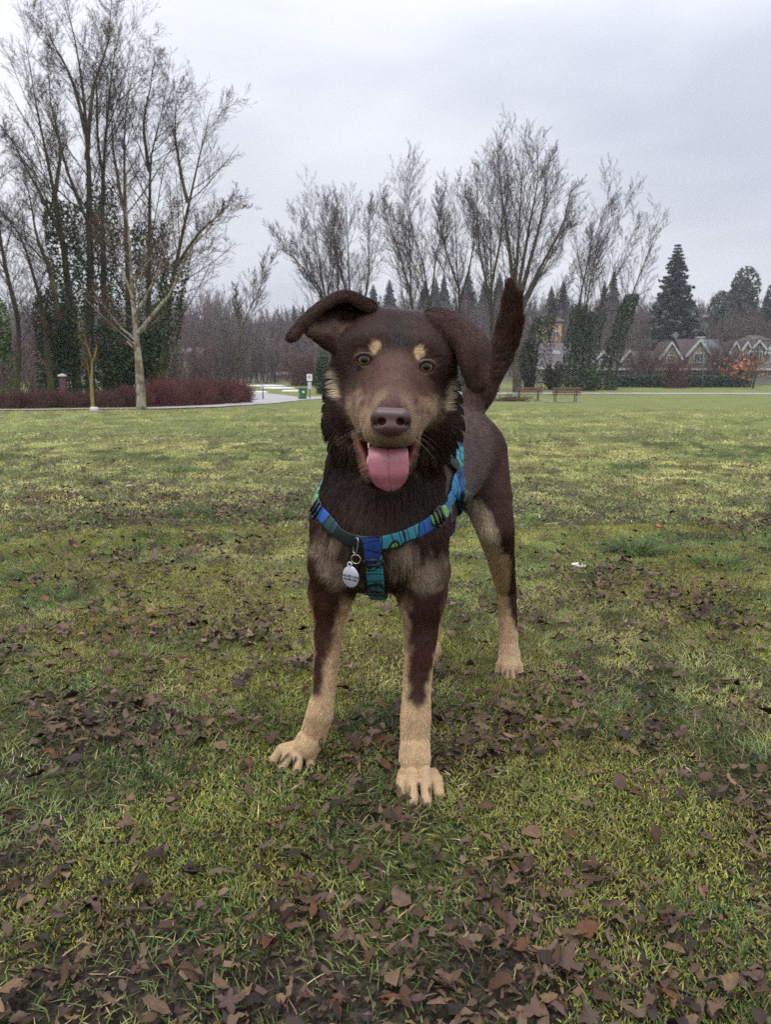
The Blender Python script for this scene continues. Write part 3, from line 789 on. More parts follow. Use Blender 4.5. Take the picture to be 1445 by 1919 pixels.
# ------------------------------------------------------------------ leafy clumps, shrubs
def clump_mesh(g, n, rx, ry, rz, size, color, lobes=7):
    """Leaf faces through a lumpy volume standing on the ground."""
    C = np.c_[g.uniform(-.6, .6, lobes) * rx, g.uniform(-.6, .6, lobes) * ry, g.uniform(0.25, 0.8, lobes) * rz]; R = g.uniform(0.35, 0.6, lobes)
    k = g.integers(0, lobes, n); d = norm(g.normal(size=(n, 3))); r = R[k] * (0.55 + 0.45 * g.random(n) ** 0.4)
    c = C[k] + d * r[:, None] * np.array([rx, ry, rz * 0.75])
    c[:, 2] = np.abs(c[:, 2])
    return leaf_quads(c, d, size, g, color)
def leaf_shrub(name, label, cat, u, v_top, Y, wpx, seed, color, size=0.14, n=3500, group=None, depth=0.8):
    b = base_at(u, Y); s = mpp(b); h = float(P(u, v_top, Y)[2] - b[2]); g = np.random.default_rng(seed)
    t = thing(name, label, cat, b, 0, group)
    V, F, C = clump_mesh(g, n, wpx * s / 2, wpx * s / 2 * depth, h, size, color)
    mesh_obj('foliage', V, F, ivy_m, t, False, C)
    bb = Buf()
    for k in range(5):
        a = g.random() * 6.28; bb.tube([[0.1 * math.cos(a), 0.1 * math.sin(a), -0.1], [0.1 * wpx * s * math.cos(a), 0.1 * wpx * s * math.sin(a), h * 0.5], [0.22 * wpx * s * math.cos(a), 0.22 * wpx * s * math.sin(a), h * 0.8]], [0.05, 0.035, 0.015], 5)
    bb.build('stem', bark_m, t, True)
    return t
IVG = (0.034, 0.058, 0.016)
leaf_shrub('ivy_mass', 'dense dark ivy mound round the leaning trunks near the left edge', 'ivy', 105, 556, 35, 90, 41, IVG, 0.12, 7000)
leaf_shrub('ivy_mass', 'dark ivy mound between the thin young tree and the birch', 'ivy', 215, 600, 37, 90, 42, IVG, 0.12, 6500)
leaf_shrub('ivy_mass', 'dark ivy mound right behind the birch trunk', 'ivy', 285, 590, 38, 66, 43, IVG, 0.12, 5500)
leaf_shrub('evergreen_bush', 'bright green evergreen bush cut by the left edge of the view', 'bush', -22, 565, 30, 84, 44, (0.055, 0.10, 0.018), 0.10, 5500)
leaf_shrub('evergreen_bush', 'olive green bush beside the dog tail under the thin leaning tree', 'bush', 985, 640, 86, 52, 45, (0.055, 0.06, 0.02), 0.28, 3000)
leaf_shrub('evergreen_bush', 'brownish green low bush left of the ivy clad trunks', 'bush', 1038, 680, 87, 40, 46, (0.075, 0.065, 0.03), 0.28, 1800)
leaf_shrub('evergreen_bush', 'small bright green bush between the two ivy clad trees', 'bush', 1112, 688, 83, 28, 47, (0.055, 0.09, 0.02), 0.22, 1500)
leaf_shrub('evergreen_bush', 'dark green bush behind the dog left cheek by the path sign', 'bush', 602, 660, 75, 40, 48, (0.035, 0.06, 0.018), 0.25, 2200)
leaf_shrub('evergreen_bush', 'dark green bush behind the dog right ear', 'bush', 880, 650, 88, 70, 49, (0.035, 0.055, 0.02), 0.28, 2400)
leaf_shrub('round_tree', 'broad dark evergreen tree with a rounded top on the hill', 'tree', 1362, 522, 190, 104, 50, (0.040, 0.052, 0.026), 0.75, 6500)
leaf_shrub('round_tree', 'dark evergreen tree at the right edge on the hill', 'tree', 1440, 545, 170, 60, 51, (0.036, 0.055, 0.022), 0.7, 3000)

# red stemmed shrubs along the path
def twig_shrub(name, label, cat, u, v_top, Y, wpx, seed, color, n=900, rad=0.006, group=None, fan=0.5, n2=4):
    b = base_at(u, Y); s = mpp(b); h = float(P(u, v_top, Y)[2] - b[2]); w = wpx * s; g = np.random.default_rng(seed)
    t = thing(name, label, cat, b, 0, group)
    bx = g.uniform(-.5, .5, n) * w * 0.9; by = g.uniform(-.5, .5, n) * min(w, 2.2)
    p0 = np.c_[bx, by, np.array([G(b[0] + x_, b[1] + y_) - b[2] for x_, y_ in zip(bx, by)]) - 0.05]
    d = norm(np.c_[fan * g.normal(size=n) * 0.6, fan * g.normal(size=n) * 0.6, np.ones(n)])
    prof = np.sqrt(np.clip(1 - (2 * np.abs(bx) / w) ** 3, 0.15, 1))
    L = h * (0.7 + 0.35 * g.random(n)) * prof
    pts = [p0]
    for k in range(4):
        pts.append(pts[-1] + d * (L / 4)[:, None]); d = norm(d + 0.12 * g.normal(size=(n, 3)))
    pts = np.stack(pts, 1); r = rad * np.linspace(1, 0.4, 5)[None, :] * (0.7 + 0.6 * g.random((n, 1)))
    q, ql_, qr = spawn(pts, L, r, n2, 0.35, 1.0, 0.5, 0.35, g, 0.3, 0.2, 0.1, 5, 0.3)
    qr = np.maximum(qr, rad * 0.45)
    A = np.concatenate([pts, q]); Rr = np.concatenate([r, qr])
    c = np.array(color) * (0.6 + 0.8 * g.random((len(A), 1)))
    curves_obj('stems', A, Rr, c, twig_m, t)
    # leaf mould at the foot
    return t
RG = 'red stemmed shrubs along the path'
BRS = np.array(lin(92, 78, 70)); RED = np.array(lin(98, 60, 56)); REDB = np.array(lin(86, 62, 56))
for k, (u, vt, Y, w, c, lab) in enumerate([
        (-10, 735, 27, 90, REDB, 'brownish red twig shrub at the left edge of the view'), (55, 728, 28, 90, REDB, 'brownish red twig shrub left of the wooden post'), (120, 730, 29, 84, REDB, 'brownish red twig shrub round the foot of the wooden post'),
        (190, 728, 30, 90, REDB, 'brownish red twig shrub behind the thin young tree'), (245, 722, 31, 70, RED * 0.9, 'dark red twig shrub behind the birch foot'), (305, 708, 33, 76, RED, 'red twig shrub just right of the birch foot'),
        (362, 708, 36, 76, RED, 'red twig shrub, second right of the birch'), (412, 710, 40, 70, RED, 'bright red twig shrub, second from the end of the row'), (446, 714, 44, 50, RED, 'bright red twig shrub ending the row beside the path')]):
    twig_shrub('red_twig_shrub', lab, 'shrub', u, vt, Y, w, 60 + k, c, 1000, 0.0042, RG, 0.5, 4)
twig_shrub('bare_shrub', 'russet bare shrub beyond the path sign', 'shrub', 570, 655, 100, 50, 80, lin(98, 70, 64), 260, 0.026, None, 0.9, 6)
for k, (u, vt, Y, w, lab) in enumerate([(1203, 640, 99, 40, 'bare brown shrub hiding the left end of the gabled houses'), (1345, 640, 98, 36, 'bare thin shrub in front of the big roofed house'), (1388, 648, 99, 30, 'bare dark shrub before the narrow pointed gables')]):
    twig_shrub('bare_shrub', lab, 'shrub', u, vt, Y, w, 85 + k, BRS, 110, 0.022, 'bare shrubs before the houses', 0.5, 9)
twig_shrub('bare_shrub', 'reddish brown bare shrub in front of the house hedge', 'shrub', 1265, 655, 92, 44, 81, lin(92, 70, 62), 90, 0.026, None, 0.8, 8)

# brown scrub on the rising ground, seen as one mass
def woods(name, label, spots, seed, rad):
    g = np.random.default_rng(seed); A, R_, C = [], [], []
    for (u, vt, Y, wpx, c, n) in spots:
        if 1180 < u < 1430 and Y < 150: Y = 150
        b = base_at(u, Y); s = mpp(b); h = float(P(u, vt, Y)[2] - b[2]); w = wpx * s
        p0 = b + np.c_[g.uniform(-.5, .5, n) * w, g.uniform(-.5, .5, n) * 0.25 * w, np.zeros(n) - 0.5]
        p0[:, 2] = terrain(p0[:, 0], p0[:, 1]) - 0.3
        d = norm(np.c_[0.22 * g.normal(size=(n, 2)), np.ones(n)]); L = h * (0.45 + 0.6 * g.random(n))
        pts = [p0]
        for k in range(4):
            pts.append(pts[-1] + d * (L / 4)[:, None]); d = norm(d + 0.1 * g.normal(size=(n, 3)))
        pts = np.stack(pts, 1); r = (rad * Y / 100 * 1.6) * np.linspace(1, 0.3, 5)[None, :] * np.ones((n, 1))
        q, l1, qr = spawn(pts, L, r, 10, 0.15, 1.0, 0.65, 0.32, g, 0.35, 0.3, 0.12, 5, 0.5)
        q2, l2, qr2 = spawn(q, l1, qr, 4, 0.2, 1.0, 0.7, 0.5, g, 0.2, 0.2, 0.12, 5, 0.5)
        m = rad * Y / 100 * 0.45
        for a_, r_ in ((pts, r), (q, np.maximum(qr, m)), (q2, np.maximum(qr2, m * 0.8))):
            A.append(a_); R_.append(r_); C.append(np.array(c) * (0.6 + 0.8 * g.random((len(a_), 1))))
    o = curves_obj(name, np.concatenate(A), np.concatenate(R_), np.concatenate(C), twig_m)
    return kind(o, 'stuff', label)
BR = lin(92, 80, 75); BR2 = lin(100, 80, 75); BR3 = lin(90, 83, 74)
spots_ = [(20, 600, 60, 120, BR, 60), (30, 640, 50, 130, BR2, 60), (350, 630, 75, 90, BR2, 70), (400, 600, 95, 120, BR, 80), (470, 620, 110, 100, BR, 60)]
gw = np.random.default_rng(3)
for u in range(-20, 1480, 40):
    dip = 24 if 430 < u < 620 else 0
    for Y, v, n in ((135, 618, 34), (165, 590, 34), (215, 566, 34), (270, 556, 28)):
        spots_.append((u + gw.uniform(-15, 15), v + dip + gw.uniform(-18, 14), Y + gw.uniform(-12, 12), 70, [BR, BR2, BR3][gw.integers(0, 3)], n))
for u in range(1180, 1450, 18):
    spots_.append((u + gw.uniform(-8, 8), gw.uniform(592, 625), 140, 40, [BR, BR2, BR3][gw.integers(0, 3)], 26))
woods('scrub_woods', 'bare brown scrub and woods across the rising ground', spots_, 91, 0.035)

# ------------------------------------------------------------------ conifers
def conifer_data(seed, H, R, n_wh=38):
    g = np.random.default_rng(seed); V, F, C, k = [], [], [], 0
    for w in range(n_wh):
        z = H * (0.08 + 0.90 * w / (n_wh - 1)); rr = R * (1 - (w / n_wh)) ** 0.85 * g.uniform(0.75, 1.1) + 0.03 * R
        nb = int(7 + 6 * (1 - w / n_wh))
        for b_ in range(nb):
            a = 6.283 * (b_ + g.random()) / nb; L = rr * g.uniform(0.7, 1.1); dr = -0.25 - 0.2 * g.random()
            d = np.array([math.cos(a), math.sin(a), dr]); sd = np.array([-math.sin(a), math.cos(a), 0])
            m = 7
            t = np.linspace(0.15, 1, m)
            c = np.array([0, 0, z]) + t[:, None] * L * d + np.c_[np.zeros((m, 2)), 0.18 * L * t ** 2]
            c = np.repeat(c, 3, 0) + g.normal(size=(m * 3, 3)) * 0.05 * L
            q = leaf_quads(c, np.tile([0, 0, 1.0], (m * 3, 1)), 0.26 * L / (1 + 0.3 * L) + 0.13, g, (0.060, 0.074, 0.060))  # needles lightened: distance haze is partly put into this colour
            V.append(q[0]); F.append(q[1] + k); C.append(q[2]); k += len(q[0])
    return np.concatenate(V), np.concatenate(F), np.concatenate(C)
needle_m = mat_attr('needles', 0.6, 0.2)
cv, cf, cc_ = conifer_data(5, 10.0, 2.6)
proto = None
def conifer(label, u, v_top, v_base, Y, wscale=1.0, tilt=0):
    global proto
    b = base_at(u, Y)
    top = P(u, v_top, Y)[2]; H = top - b[2]
    if proto is None:
        t = thing('conifer_tree', label, 'tree', b, 0.3, 'conifers on the skyline')
        mesh_obj('crown', cv, cf, needle_m, t, False, cc_)
        Buf().tube([[0, 0, -0.3], [0, 0, 5], [0, 0, 9.8]], [0.22, 0.14, 0.02], 7).build('trunk', bark_far_m, t, True)
        proto = t
    else:
        t = copy_thing(proto, b, random.random() * 6, None, label)
    t.scale = (H / 10 * wscale, H / 10 * wscale, H / 10)
    return t
conifer('tall dark conifer standing alone above the white gabled houses', 1256, 455, 0, 150, 1.15)
for u, vt, Y, w, lab in [(1142, 508, 230, 0.8, 'dark conifer top behind the leaning ivy clad trunks'), (1125, 525, 235, 0.8, 'dark conifer top just left of the leaning stems'), (1050, 525, 220, 0.9, 'dark conifer top right of the dog tail tip'), (1028, 535, 225, 1.0, 'dark conifer behind the dog tail tip'),
                         (932, 510, 230, 0.9, 'dark conifer behind the tall straight bare tree'), (905, 520, 240, 0.9, 'dark conifer left of the tall straight bare tree'), (875, 505, 235, 0.9, 'dark conifer behind the rounded fine crown'), (830, 512, 240, 0.8, 'dark narrow conifer above the dog right ear base'),
                         (815, 520, 238, 1.0, 'dark conifer between the forked and the rounded bare tree'), (795, 525, 236, 1.0, 'dark conifer behind the forked bare trunk'), (730, 523, 230, 1.0, 'dark conifer above the middle of the dog head'), (700, 532, 232, 1.1, 'dark conifer above the dog left forehead'), (675, 540, 235, 1.1, 'dark conifer behind the dog left ear base'),
                         (553, 570, 260, 0.8, 'pale grey conifer over the dog ear tip, left of a pair'), (570, 571, 262, 0.8, 'pale grey conifer over the dog ear tip, right of a pair'), (514, 592, 300, 1.0, 'small blue grey conifer beyond the white far house'), (522, 598, 302, 1.0, 'small blue grey conifer right beside its twin'),
                         (340, 585, 260, 1.2, 'small conifer on the skyline left of the leaning thin tree'), (368, 584, 262, 1.2, 'small conifer on the skyline, second from the left group'), (394, 586, 258, 1.2, 'small conifer on the skyline near the leaning thin tree'), (1298, 575, 160, 0.7, 'small conifer between the white hill house and the lone tall conifer'),
                         (1405, 560, 200, 1.0, 'dark conifer beside the rounded evergreen tree'), (1425, 548, 190, 1.0, 'dark conifer near the right edge of the skyline'), (420, 592, 262, 1.2, 'small conifer far back right of the red shrubs')]:
    conifer(lab, u, vt, 0, Y, w)
# orange leaved young tree
b = base_at(1412, 90); g = np.random.default_rng(99); s = mpp(b)
t = thing('young_tree', 'small tree still holding orange leaves by the right edge', 'tree', b)
hh = float(P(1412, 640, 90)[2] - b[2])
wood, pts, rad, cols = bare_tree(99, hh, 0.14, [([[0, 0, -0.1], [0.2, 0, hh * 0.4], [0.1, 0, hh * 0.7], [0.4, 0, hh]], 1.0)], nl=(12, 6, 3, 2), rmin=0.012)
bb = Buf()
for p, r, sd in wood: bb.tube(p, r, sd, False)
bb.build('trunk', bark_m, t, True); curves_obj('crown', pts, rad, cols, twig_m, t)
k = 170; c = np.c_[-1.2 + 1.3 * g.normal(size=k), 1.2 * g.normal(size=k), hh * 0.45 + 0.12 * hh * g.normal(size=k)]
V, F, C = leaf_quads(c, norm(g.normal(size=(k, 3))), 0.40, g, lin(150, 98, 66)); mesh_obj('leaves', V, F, ivy_m, t, False, C)
# ------------------------------------------------------------------ paths
def ribbon(name, pts, width, mat, lift, label, n=120):
    p = spline(np.array(pts, float), n); t = norm(np.gradient(p, axis=0)); s = np.c_[t[:, 1], -t[:, 0]]
    w = np.broadcast_to(np.asarray(width, float), (n,)) if np.ndim(width) else np.full(n, width)
    V = []; m = 5
    for k in range(n):
        for j in range(m):
            q = p[k] + s[k] * w[k] * (j / (m - 1) - 0.5)
            V.append([q[0], q[1], float(terrain(q[0], q[1])) + lift])
    F = [(k * m + j, k * m + j + 1, (k + 1) * m + j + 1, (k + 1) * m + j) for k in range(n - 1) for j in range(m - 1)]
    return kind(mesh_obj(name, V, F, mat), 'structure', label)
path_m = mat_plain('wet_path', lin(152, 148, 146), 0.5, 0.15, 1.5)
gu = lambda u, Y: (P(u, 720, Y)[0], Y)
ribbon('path', [(-16, 22.6), gu(20, 24.2), gu(150, 25.2), gu(265, 26.2), gu(380, 30.5), gu(460, 39), gu(505, 49), gu(540, 57), gu(600, 63), gu(680, 69), gu(800, 74), gu(930, 76), gu(1150, 76), gu(1450, 75), gu(1700, 74)],
       np.interp(np.linspace(0, 1, 160), [0, 0.35, 0.5, 0.6, 1], [1.5, 1.7, 4.0, 3.0, 3.4]), path_m, 0.035, 'pale path curving from the left round the far side of the lawn', 160)
ribbon('path', [gu(530, 57.5), gu(500, 66), gu(470, 74), gu(420, 82)], 4.2, path_m, 0.041, 'side path leading past the snow', 30)
snow_m = mat_plain('snow', (0.72, 0.74, 0.78), 0.6, 0.08)
def snow(u, v, wpx, Y, seed, label):
    b = base_at(u, Y); s = mpp(b); g = np.random.default_rng(seed); n = 28
    V = [[0, 0, 0.10]]
    for k in range(2):
        for j in range(n):
            a = 6.283 * j / n; r = (0.6 + 0.4 * k) * wpx * s / 2 * (0.75 + 0.45 * g.random())
            x, y = r * math.cos(a), 0.5 * r * math.sin(a)
            V.append([x, y, G(b[0] + x, b[1] + y) - b[2] + (0.09 if k == 0 else -0.02)])
    F = [(0, 1 + j, 1 + (j + 1) % n) for j in range(n)] + [(1 + j, 1 + n + j, 1 + n + (j + 1) % n, 1 + (j + 1) % n) for j in range(n)]
    o = mesh_obj('snow_patch', V, F, snow_m, None, True); o.location = b
    return tag(o, label, 'snow patch', 'melting snow beyond the path')
for k, (u, Y, w, lab) in enumerate([(485, 80, 36, 'melting snow patch behind the blue post'), (520, 92, 70, 'wide thin strip of snow beyond the side path'), (545, 83, 44, 'snow patch beyond the green bin'), (500, 100, 80, 'farthest long strip of snow below the far grey building'), (470, 76, 20, 'small snow patch at the end of the red shrubs')]):
    snow(u, 0, w, Y, 200 + k, lab)

# ------------------------------------------------------------------ benches
wood_m = mat_plain('bench_wood', lin(112, 78, 66), 0.6, 0.25, 20); iron_m = mat_plain('bench_iron', lin(58, 62, 66), 0.5, 0.2, 20)
conc_m = mat_plain('concrete', lin(150, 148, 144), 0.8, 0.12, 4)
def bench(label, u, Y, rz):
    b = base_at(u, Y)
    t = thing('park_bench', label, 'bench', b, rz, 'park benches on the lawn')
    W = 1.75
    for k in range(4):
        Buf().box((0, -0.30 + 0.115 * k, 0.45 + (0.01 if k == 0 else 0)), (W, 0.095, 0.04)).build('seat_slat', wood_m, t)
    for k in range(3):
        Buf().box((0, 0.12 + 0.035 * k, 0.58 + 0.125 * k), (W, 0.035, 0.10)).build('back_slat', wood_m, t)
    for x in (-0.62, 0.62):
        Buf().tube([[x, -0.28, 0], [x, -0.28, 0.40], [x, -0.25, 0.425], [x, 0.06, 0.425], [x, 0.10, 0.46], [x, 0.24, 0.88]], 0.032, 8).build('frame', iron_m, t, True)
        Buf().tube([[x, 0.10, 0], [x, 0.08, 0.43]], 0.03, 8).build('leg', iron_m, t, True)
        Buf().tube([[x, -0.28, 0.40], [x, -0.32, 0.60], [x, -0.24, 0.66], [x, 0.14, 0.64]], 0.022, 8).build('armrest', iron_m, t, True)
    return t
bench('reddish slatted bench, the right one of the pair', 1062, 46.5, math.pi + 0.08)
bench('dark slatted bench beside the brush pile, left of the pair', 992, 50.5, math.pi - 0.02)
def pad(u0, u1, Y0, Y1, label):
    n = 12; V = []; c = np.array([[P(u0, 750, Y1)[0], Y1], [P(u1, 750, Y1)[0] , Y1 - 0.5], [P(u1, 750, Y0)[0], Y0 - 0.3], [P(u0, 750, Y0)[0], Y0]])
    for i in range(n):
        for j in range(4):
            a, b_ = i / (n - 1), j / 3
            q = (c[0] * (1 - a) + c[1] * a) * (1 - b_) + (c[3] * (1 - a) + c[2] * a) * b_
            V.append([q[0], q[1], G(q[0], q[1]) + 0.03])
    F = [(i * 4 + j, (i + 1) * 4 + j, (i + 1) * 4 + j + 1, i * 4 + j + 1) for i in range(n - 1) for j in range(3)]
    kind(mesh_obj('pavement', V, F, conc_m), 'structure', label)
pad(940, 1026, 50, 51.6, 'concrete pad under the left bench'); pad(1020, 1092, 46, 47.4, 'concrete pad under the right bench')
b = base_at(962, 49.5); g = np.random.default_rng(300); n = 260
p0 = np.c_[g.normal(size=n) * 0.55, g.normal(size=n) * 0.3, np.abs(g.normal(size=n)) * 0.16]; d = norm(np.c_[g.normal(size=(n, 2)), 0.35 * g.normal(size=n)])
L = 0.3 + 0.6 * g.random(n)
pts = p0[:, None, :] + d[:, None, :] * (np.linspace(-.5, .5, 4)[None, :, None] * L[:, None, None]); pts[:, :, 2] = np.abs(pts[:, :, 2])
o = curves_obj('brush_pile', pts, 0.014 * np.ones((n, 4)), np.array(lin(84, 78, 62)) * (0.5 + g.random((n, 1))), twig_m)
o.location = b; tag(o, 'pile of dry brush on the pad left of the benches', 'brush pile')

# ------------------------------------------------------------------ bin, sign, posts
b = base_at(567, 58); s = mpp(b)
binm = mat_plain('bin_green', lin(36, 92, 58), 0.45, 0.15, 6); white_m = mat_plain('white_paint', (0.72, 0.72, 0.72), 0.5, 0.06); blk_m = mat_plain('rubber', (0.02, 0.02, 0.022), 0.6)
t = thing('wheelie_bin', 'green wheeled litter bin standing beside the path', 'litter bin', b, 0.25)
bb = Buf(); w0, w1, h = 0.24, 0.30, 0.82
V = [[-w0, -w0, 0.05], [w0, -w0, 0.05], [w0, w0 * 1.2, 0.05], [-w0, w0 * 1.2, 0.05], [-w1, -w1, h], [w1, -w1, h], [w1, w1 * 1.2, h], [-w1, w1 * 1.2, h]]
bb.add(V, [(3, 2, 1, 0), (0, 1, 5, 4), (1, 2, 6, 5), (2, 3, 7, 6), (3, 0, 4, 7), (4, 5, 6, 7)]).box((0, -w1 + 0.005, h - 0.06), (2 * w1 + 0.05, 0.05, 0.05)).build('body', binm, t)
Buf().add([[-w1 - .03, -w1 - .04, h + .02], [w1 + .03, -w1 - .04, h + .02], [w1 + .03, w1 * 1.2 + .03, h + .07], [-w1 - .03, w1 * 1.2 + .03, h + .07], [-w1 - .03, -w1 - .04, h - .02], [w1 + .03, -w1 - .04, h - .02], [w1 + .03, w1 * 1.2 + .03, h + .01], [-w1 - .03, w1 * 1.2 + .03, h + .01]],
          [(0, 1, 2, 3), (7, 6, 5, 4), (0, 4, 5, 1), (1, 5, 6, 2), (2, 6, 7, 3), (3, 7, 4, 0)]).build('lid', binm, t)
for x in (-0.26, 0.26):
    Buf().tube([[x - 0.03, 0.27, 0.10], [x + 0.03, 0.27, 0.10]], 0.10, 14).build('wheel', blk_m, t)
Buf().box((0.0, -w1 + 0.012, 0.55), (0.14, 0.012, 0.14)).build('sticker', white_m, t)
b = base_at(580, 59)
t = thing('path_sign', 'white notice sign on a thin post by the green bin', 'sign', b, 0.05)
zt = float(P(580, 701, 59)[2] - b[2]); zb = float(P(580, 714, 59)[2] - b[2]); zc = float(P(580, 716, 59)[2] - b[2]); zd = float(P(580, 729, 59)[2] - b[2])
Buf().tube([[0, 0.03, -0.1], [0, 0.03, zt - 0.05]], 0.03, 8).build('post', iron_m, t, True)
pl = Buf().box((0, -0.01, (zt + zb) / 2), (0.40, 0.02, zt - zb)).build('sign_panel', white_m, t)
red_m = mat_plain('sign_red', lin(176, 52, 46), 0.5, 0.05)
bb = Buf(); bb.tube([[0.09 * math.cos(a), -0.024, (zt + zb) / 2 + 0.05 + 0.09 * math.sin(a)] for a in np.linspace(0, 6.283, 20)], 0.018, 6, False).tube([[-0.06, -0.024, (zt + zb) / 2 + 0.11], [0.06, -0.024, (zt + zb) / 2 - 0.01]], 0.014, 6)
bb.build('emblem', red_m, pl)
Buf().box((0, -0.01, (zc + zd) / 2), (0.28, 0.02, zc - zd)).build('lower_panel', mat_plain('sign_grey', lin(186, 188, 190), 0.5, 0.06), t)
b = base_at(492, 57)
t = thing('trail_marker', 'slim blue post with a slanted top beside the path', 'marker post', b, 0.3)
blue_m = mat_plain('marker_blue', lin(52, 74, 106), 0.5, 0.1)
zt = float(P(492, 724, 57)[2] - b[2])
Buf().tube([[0, 0, -0.1], [0, 0, zt]], 0.045, 10).build('post', blue_m, t, True)
Buf().add([[-.16, -.12, zt - .02], [.16, -.12, zt - .02], [.16, .12, zt + .12], [-.16, .12, zt + .12], [-.16, -.10, zt - .05], [.16, -.10, zt - .05], [.16, .13, zt + .09], [-.16, .13, zt + .09]], [(0, 1, 2, 3), (7, 6, 5, 4), (0, 4, 5, 1), (1, 5, 6, 2), (2, 6, 7, 3), (3, 7, 4, 0)]).build('panel', mat_plain('marker_panel', lin(150, 158, 170), 0.4), t)
b = base_at(117, 29.4)
t = thing('wooden_post', 'square brown post with a pale cap standing among red shrubs', 'post', b, 0.1)
zt = float(P(117, 700, 29.4)[2] - b[2])
Buf().box((0, 0, zt / 2 - 0.1), (0.20, 0.20, zt)).build('shaft', mat_plain('post_brown', lin(88, 62, 58), 0.8, 0.25, 10), t)
bb = Buf(); bb.add([[-.14, -.14, zt - .1], [.14, -.14, zt - .1], [.14, .14, zt - .1], [-.14, .14, zt - .1], [-.12, -.12, zt - .05], [.12, -.12, zt - .05], [.12, .12, zt - .05], [-.12, .12, zt - .05], [0.02, 0, zt]], [(3, 2, 1, 0), (0, 1, 5, 4), (1, 2, 6, 5), (2, 3, 7, 6), (3, 0, 4, 7), (4, 5, 8), (5, 6, 8), (6, 7, 8), (7, 4, 8)])
bb.build('cap', mat_plain('cap_grey', lin(166, 160, 162), 0.6, 0.1), t)
b = base_at(1317, 91)
t = thing('street_lamp', 'thin dark lamp post in front of the house hedge', 'street lamp', b)
zt = float(P(1317, 650, 91)[2] - b[2])
Buf().tube([[0, 0, -0.1], [0, 0, 0.5], [0, 0, zt - 0.3]], [0.09, 0.06, 0.045], 10).build('post', mat_plain('lamp_dark', lin(54, 70, 76), 0.5), t, True)
bb = Buf(); bb.tube([[0, 0, zt - 0.35], [0, 0, zt - 0.3], [0, 0, zt + 0.1], [0, 0, zt + 0.22], [0, 0, zt + 0.3]], [0.06, 0.14, 0.2, 0.12, 0.02], 10)
bb.build('lantern', mat_plain('lamp_glass', lin(120, 124, 128), 0.3), t, True)

# ------------------------------------------------------------------ hedge
b = base_at(1275, 95); s = mpp(b); g = np.random.default_rng(310)
x0, x1 = P(1140, 715, 95)[0] - b[0], P(1402, 715, 95)[0] - b[0]; hz = float(P(1275, 706, 95)[2] - b[2])
t = thing('hedge', 'long clipped dark green hedge in front of the gabled houses', 'hedge', b)
n = 9000; c = np.c_[g.uniform(x0, x1, n), g.uniform(-0.7, 0.7, n), g.random(n) * hz]
f = g.integers(0, 3, n); c[:, 1] = np.where(f == 0, -0.75 + 0.08 * g.normal(size=n), c[:, 1]); c[:, 2] = np.where(f == 1, hz + 0.05 * g.normal(size=n), c[:, 2])
for k in range(n): pass
c[:, 2] += terrain(c[:, 0] + b[0], c[:, 1] + b[1]) - b[2]
V, F, C = leaf_quads(c, np.tile([0, -1.0, 0.4], (n, 1)), 0.24, g, (0.024, 0.046, 0.020)); mesh_obj('foliage', V, F, ivy_m, t, False, C)

# ------------------------------------------------------------------ houses
def shingle(name, c):
    q = Nodes(name); p = q.coord()
    br = q.n('ShaderNodeTexWave', {'Vector': p, 'Scale': 2.2, 'Distortion': 0.6, 'Detail': 2.0}, bands_direction='Z').outputs['Fac']
    q.set(color=q.mix(q.noise(3, 4, 0.6, p), tuple(x * 0.7 for x in c), tuple(x * 1.3 for x in c)), rough=0.7, spec=0.2); q.bump(br, 0.4, 0.05)
    return q.m
roof_m = shingle('roof_brown', lin(74, 62, 60)); roof_g = shingle('roof_grey', lin(88, 82, 84)); slate_m = shingle('slate', lin(92, 98, 108))
wall_t = mat_plain('wall_tan', lin(138, 130, 110), 0.8, 0.08, 1.5); wall_g = mat_plain('wall_grey', lin(126, 123, 116), 0.8, 0.08, 1.5); wall_y = mat_plain('wall_yellow', lin(196, 164, 112), 0.8, 0.08, 1.5)
trim_m = mat_plain('trim_white', (0.42, 0.42, 0.42), 0.6, 0.06); glass_m = mat_plain('pane_dark', (0.05, 0.055, 0.06), 0.08, 0.3, 2)
def window(parent, x, z, w, h, y, mull=1):
    f = Buf(); th = 0.12
    f.box((x, y, z + h / 2 + th / 2), (w + 2 * th, 0.12, th)).box((x, y, z - h / 2 - th / 2), (w + 2 * th, 0.14, th)).box((x - w / 2 - th / 2, y, z), (th, 0.12, h)).box((x + w / 2 + th / 2, y, z), (th, 0.12, h))
    for k in range(mull):
        f.box((x - w / 2 + w * (k + 1) / (mull + 1), y, z), (0.07, 0.10, h))
    o = f.build('window', trim_m, parent)
    Buf().box((x, y + 0.01, z), (w, 0.04, h)).build('pane', glass_m, o)
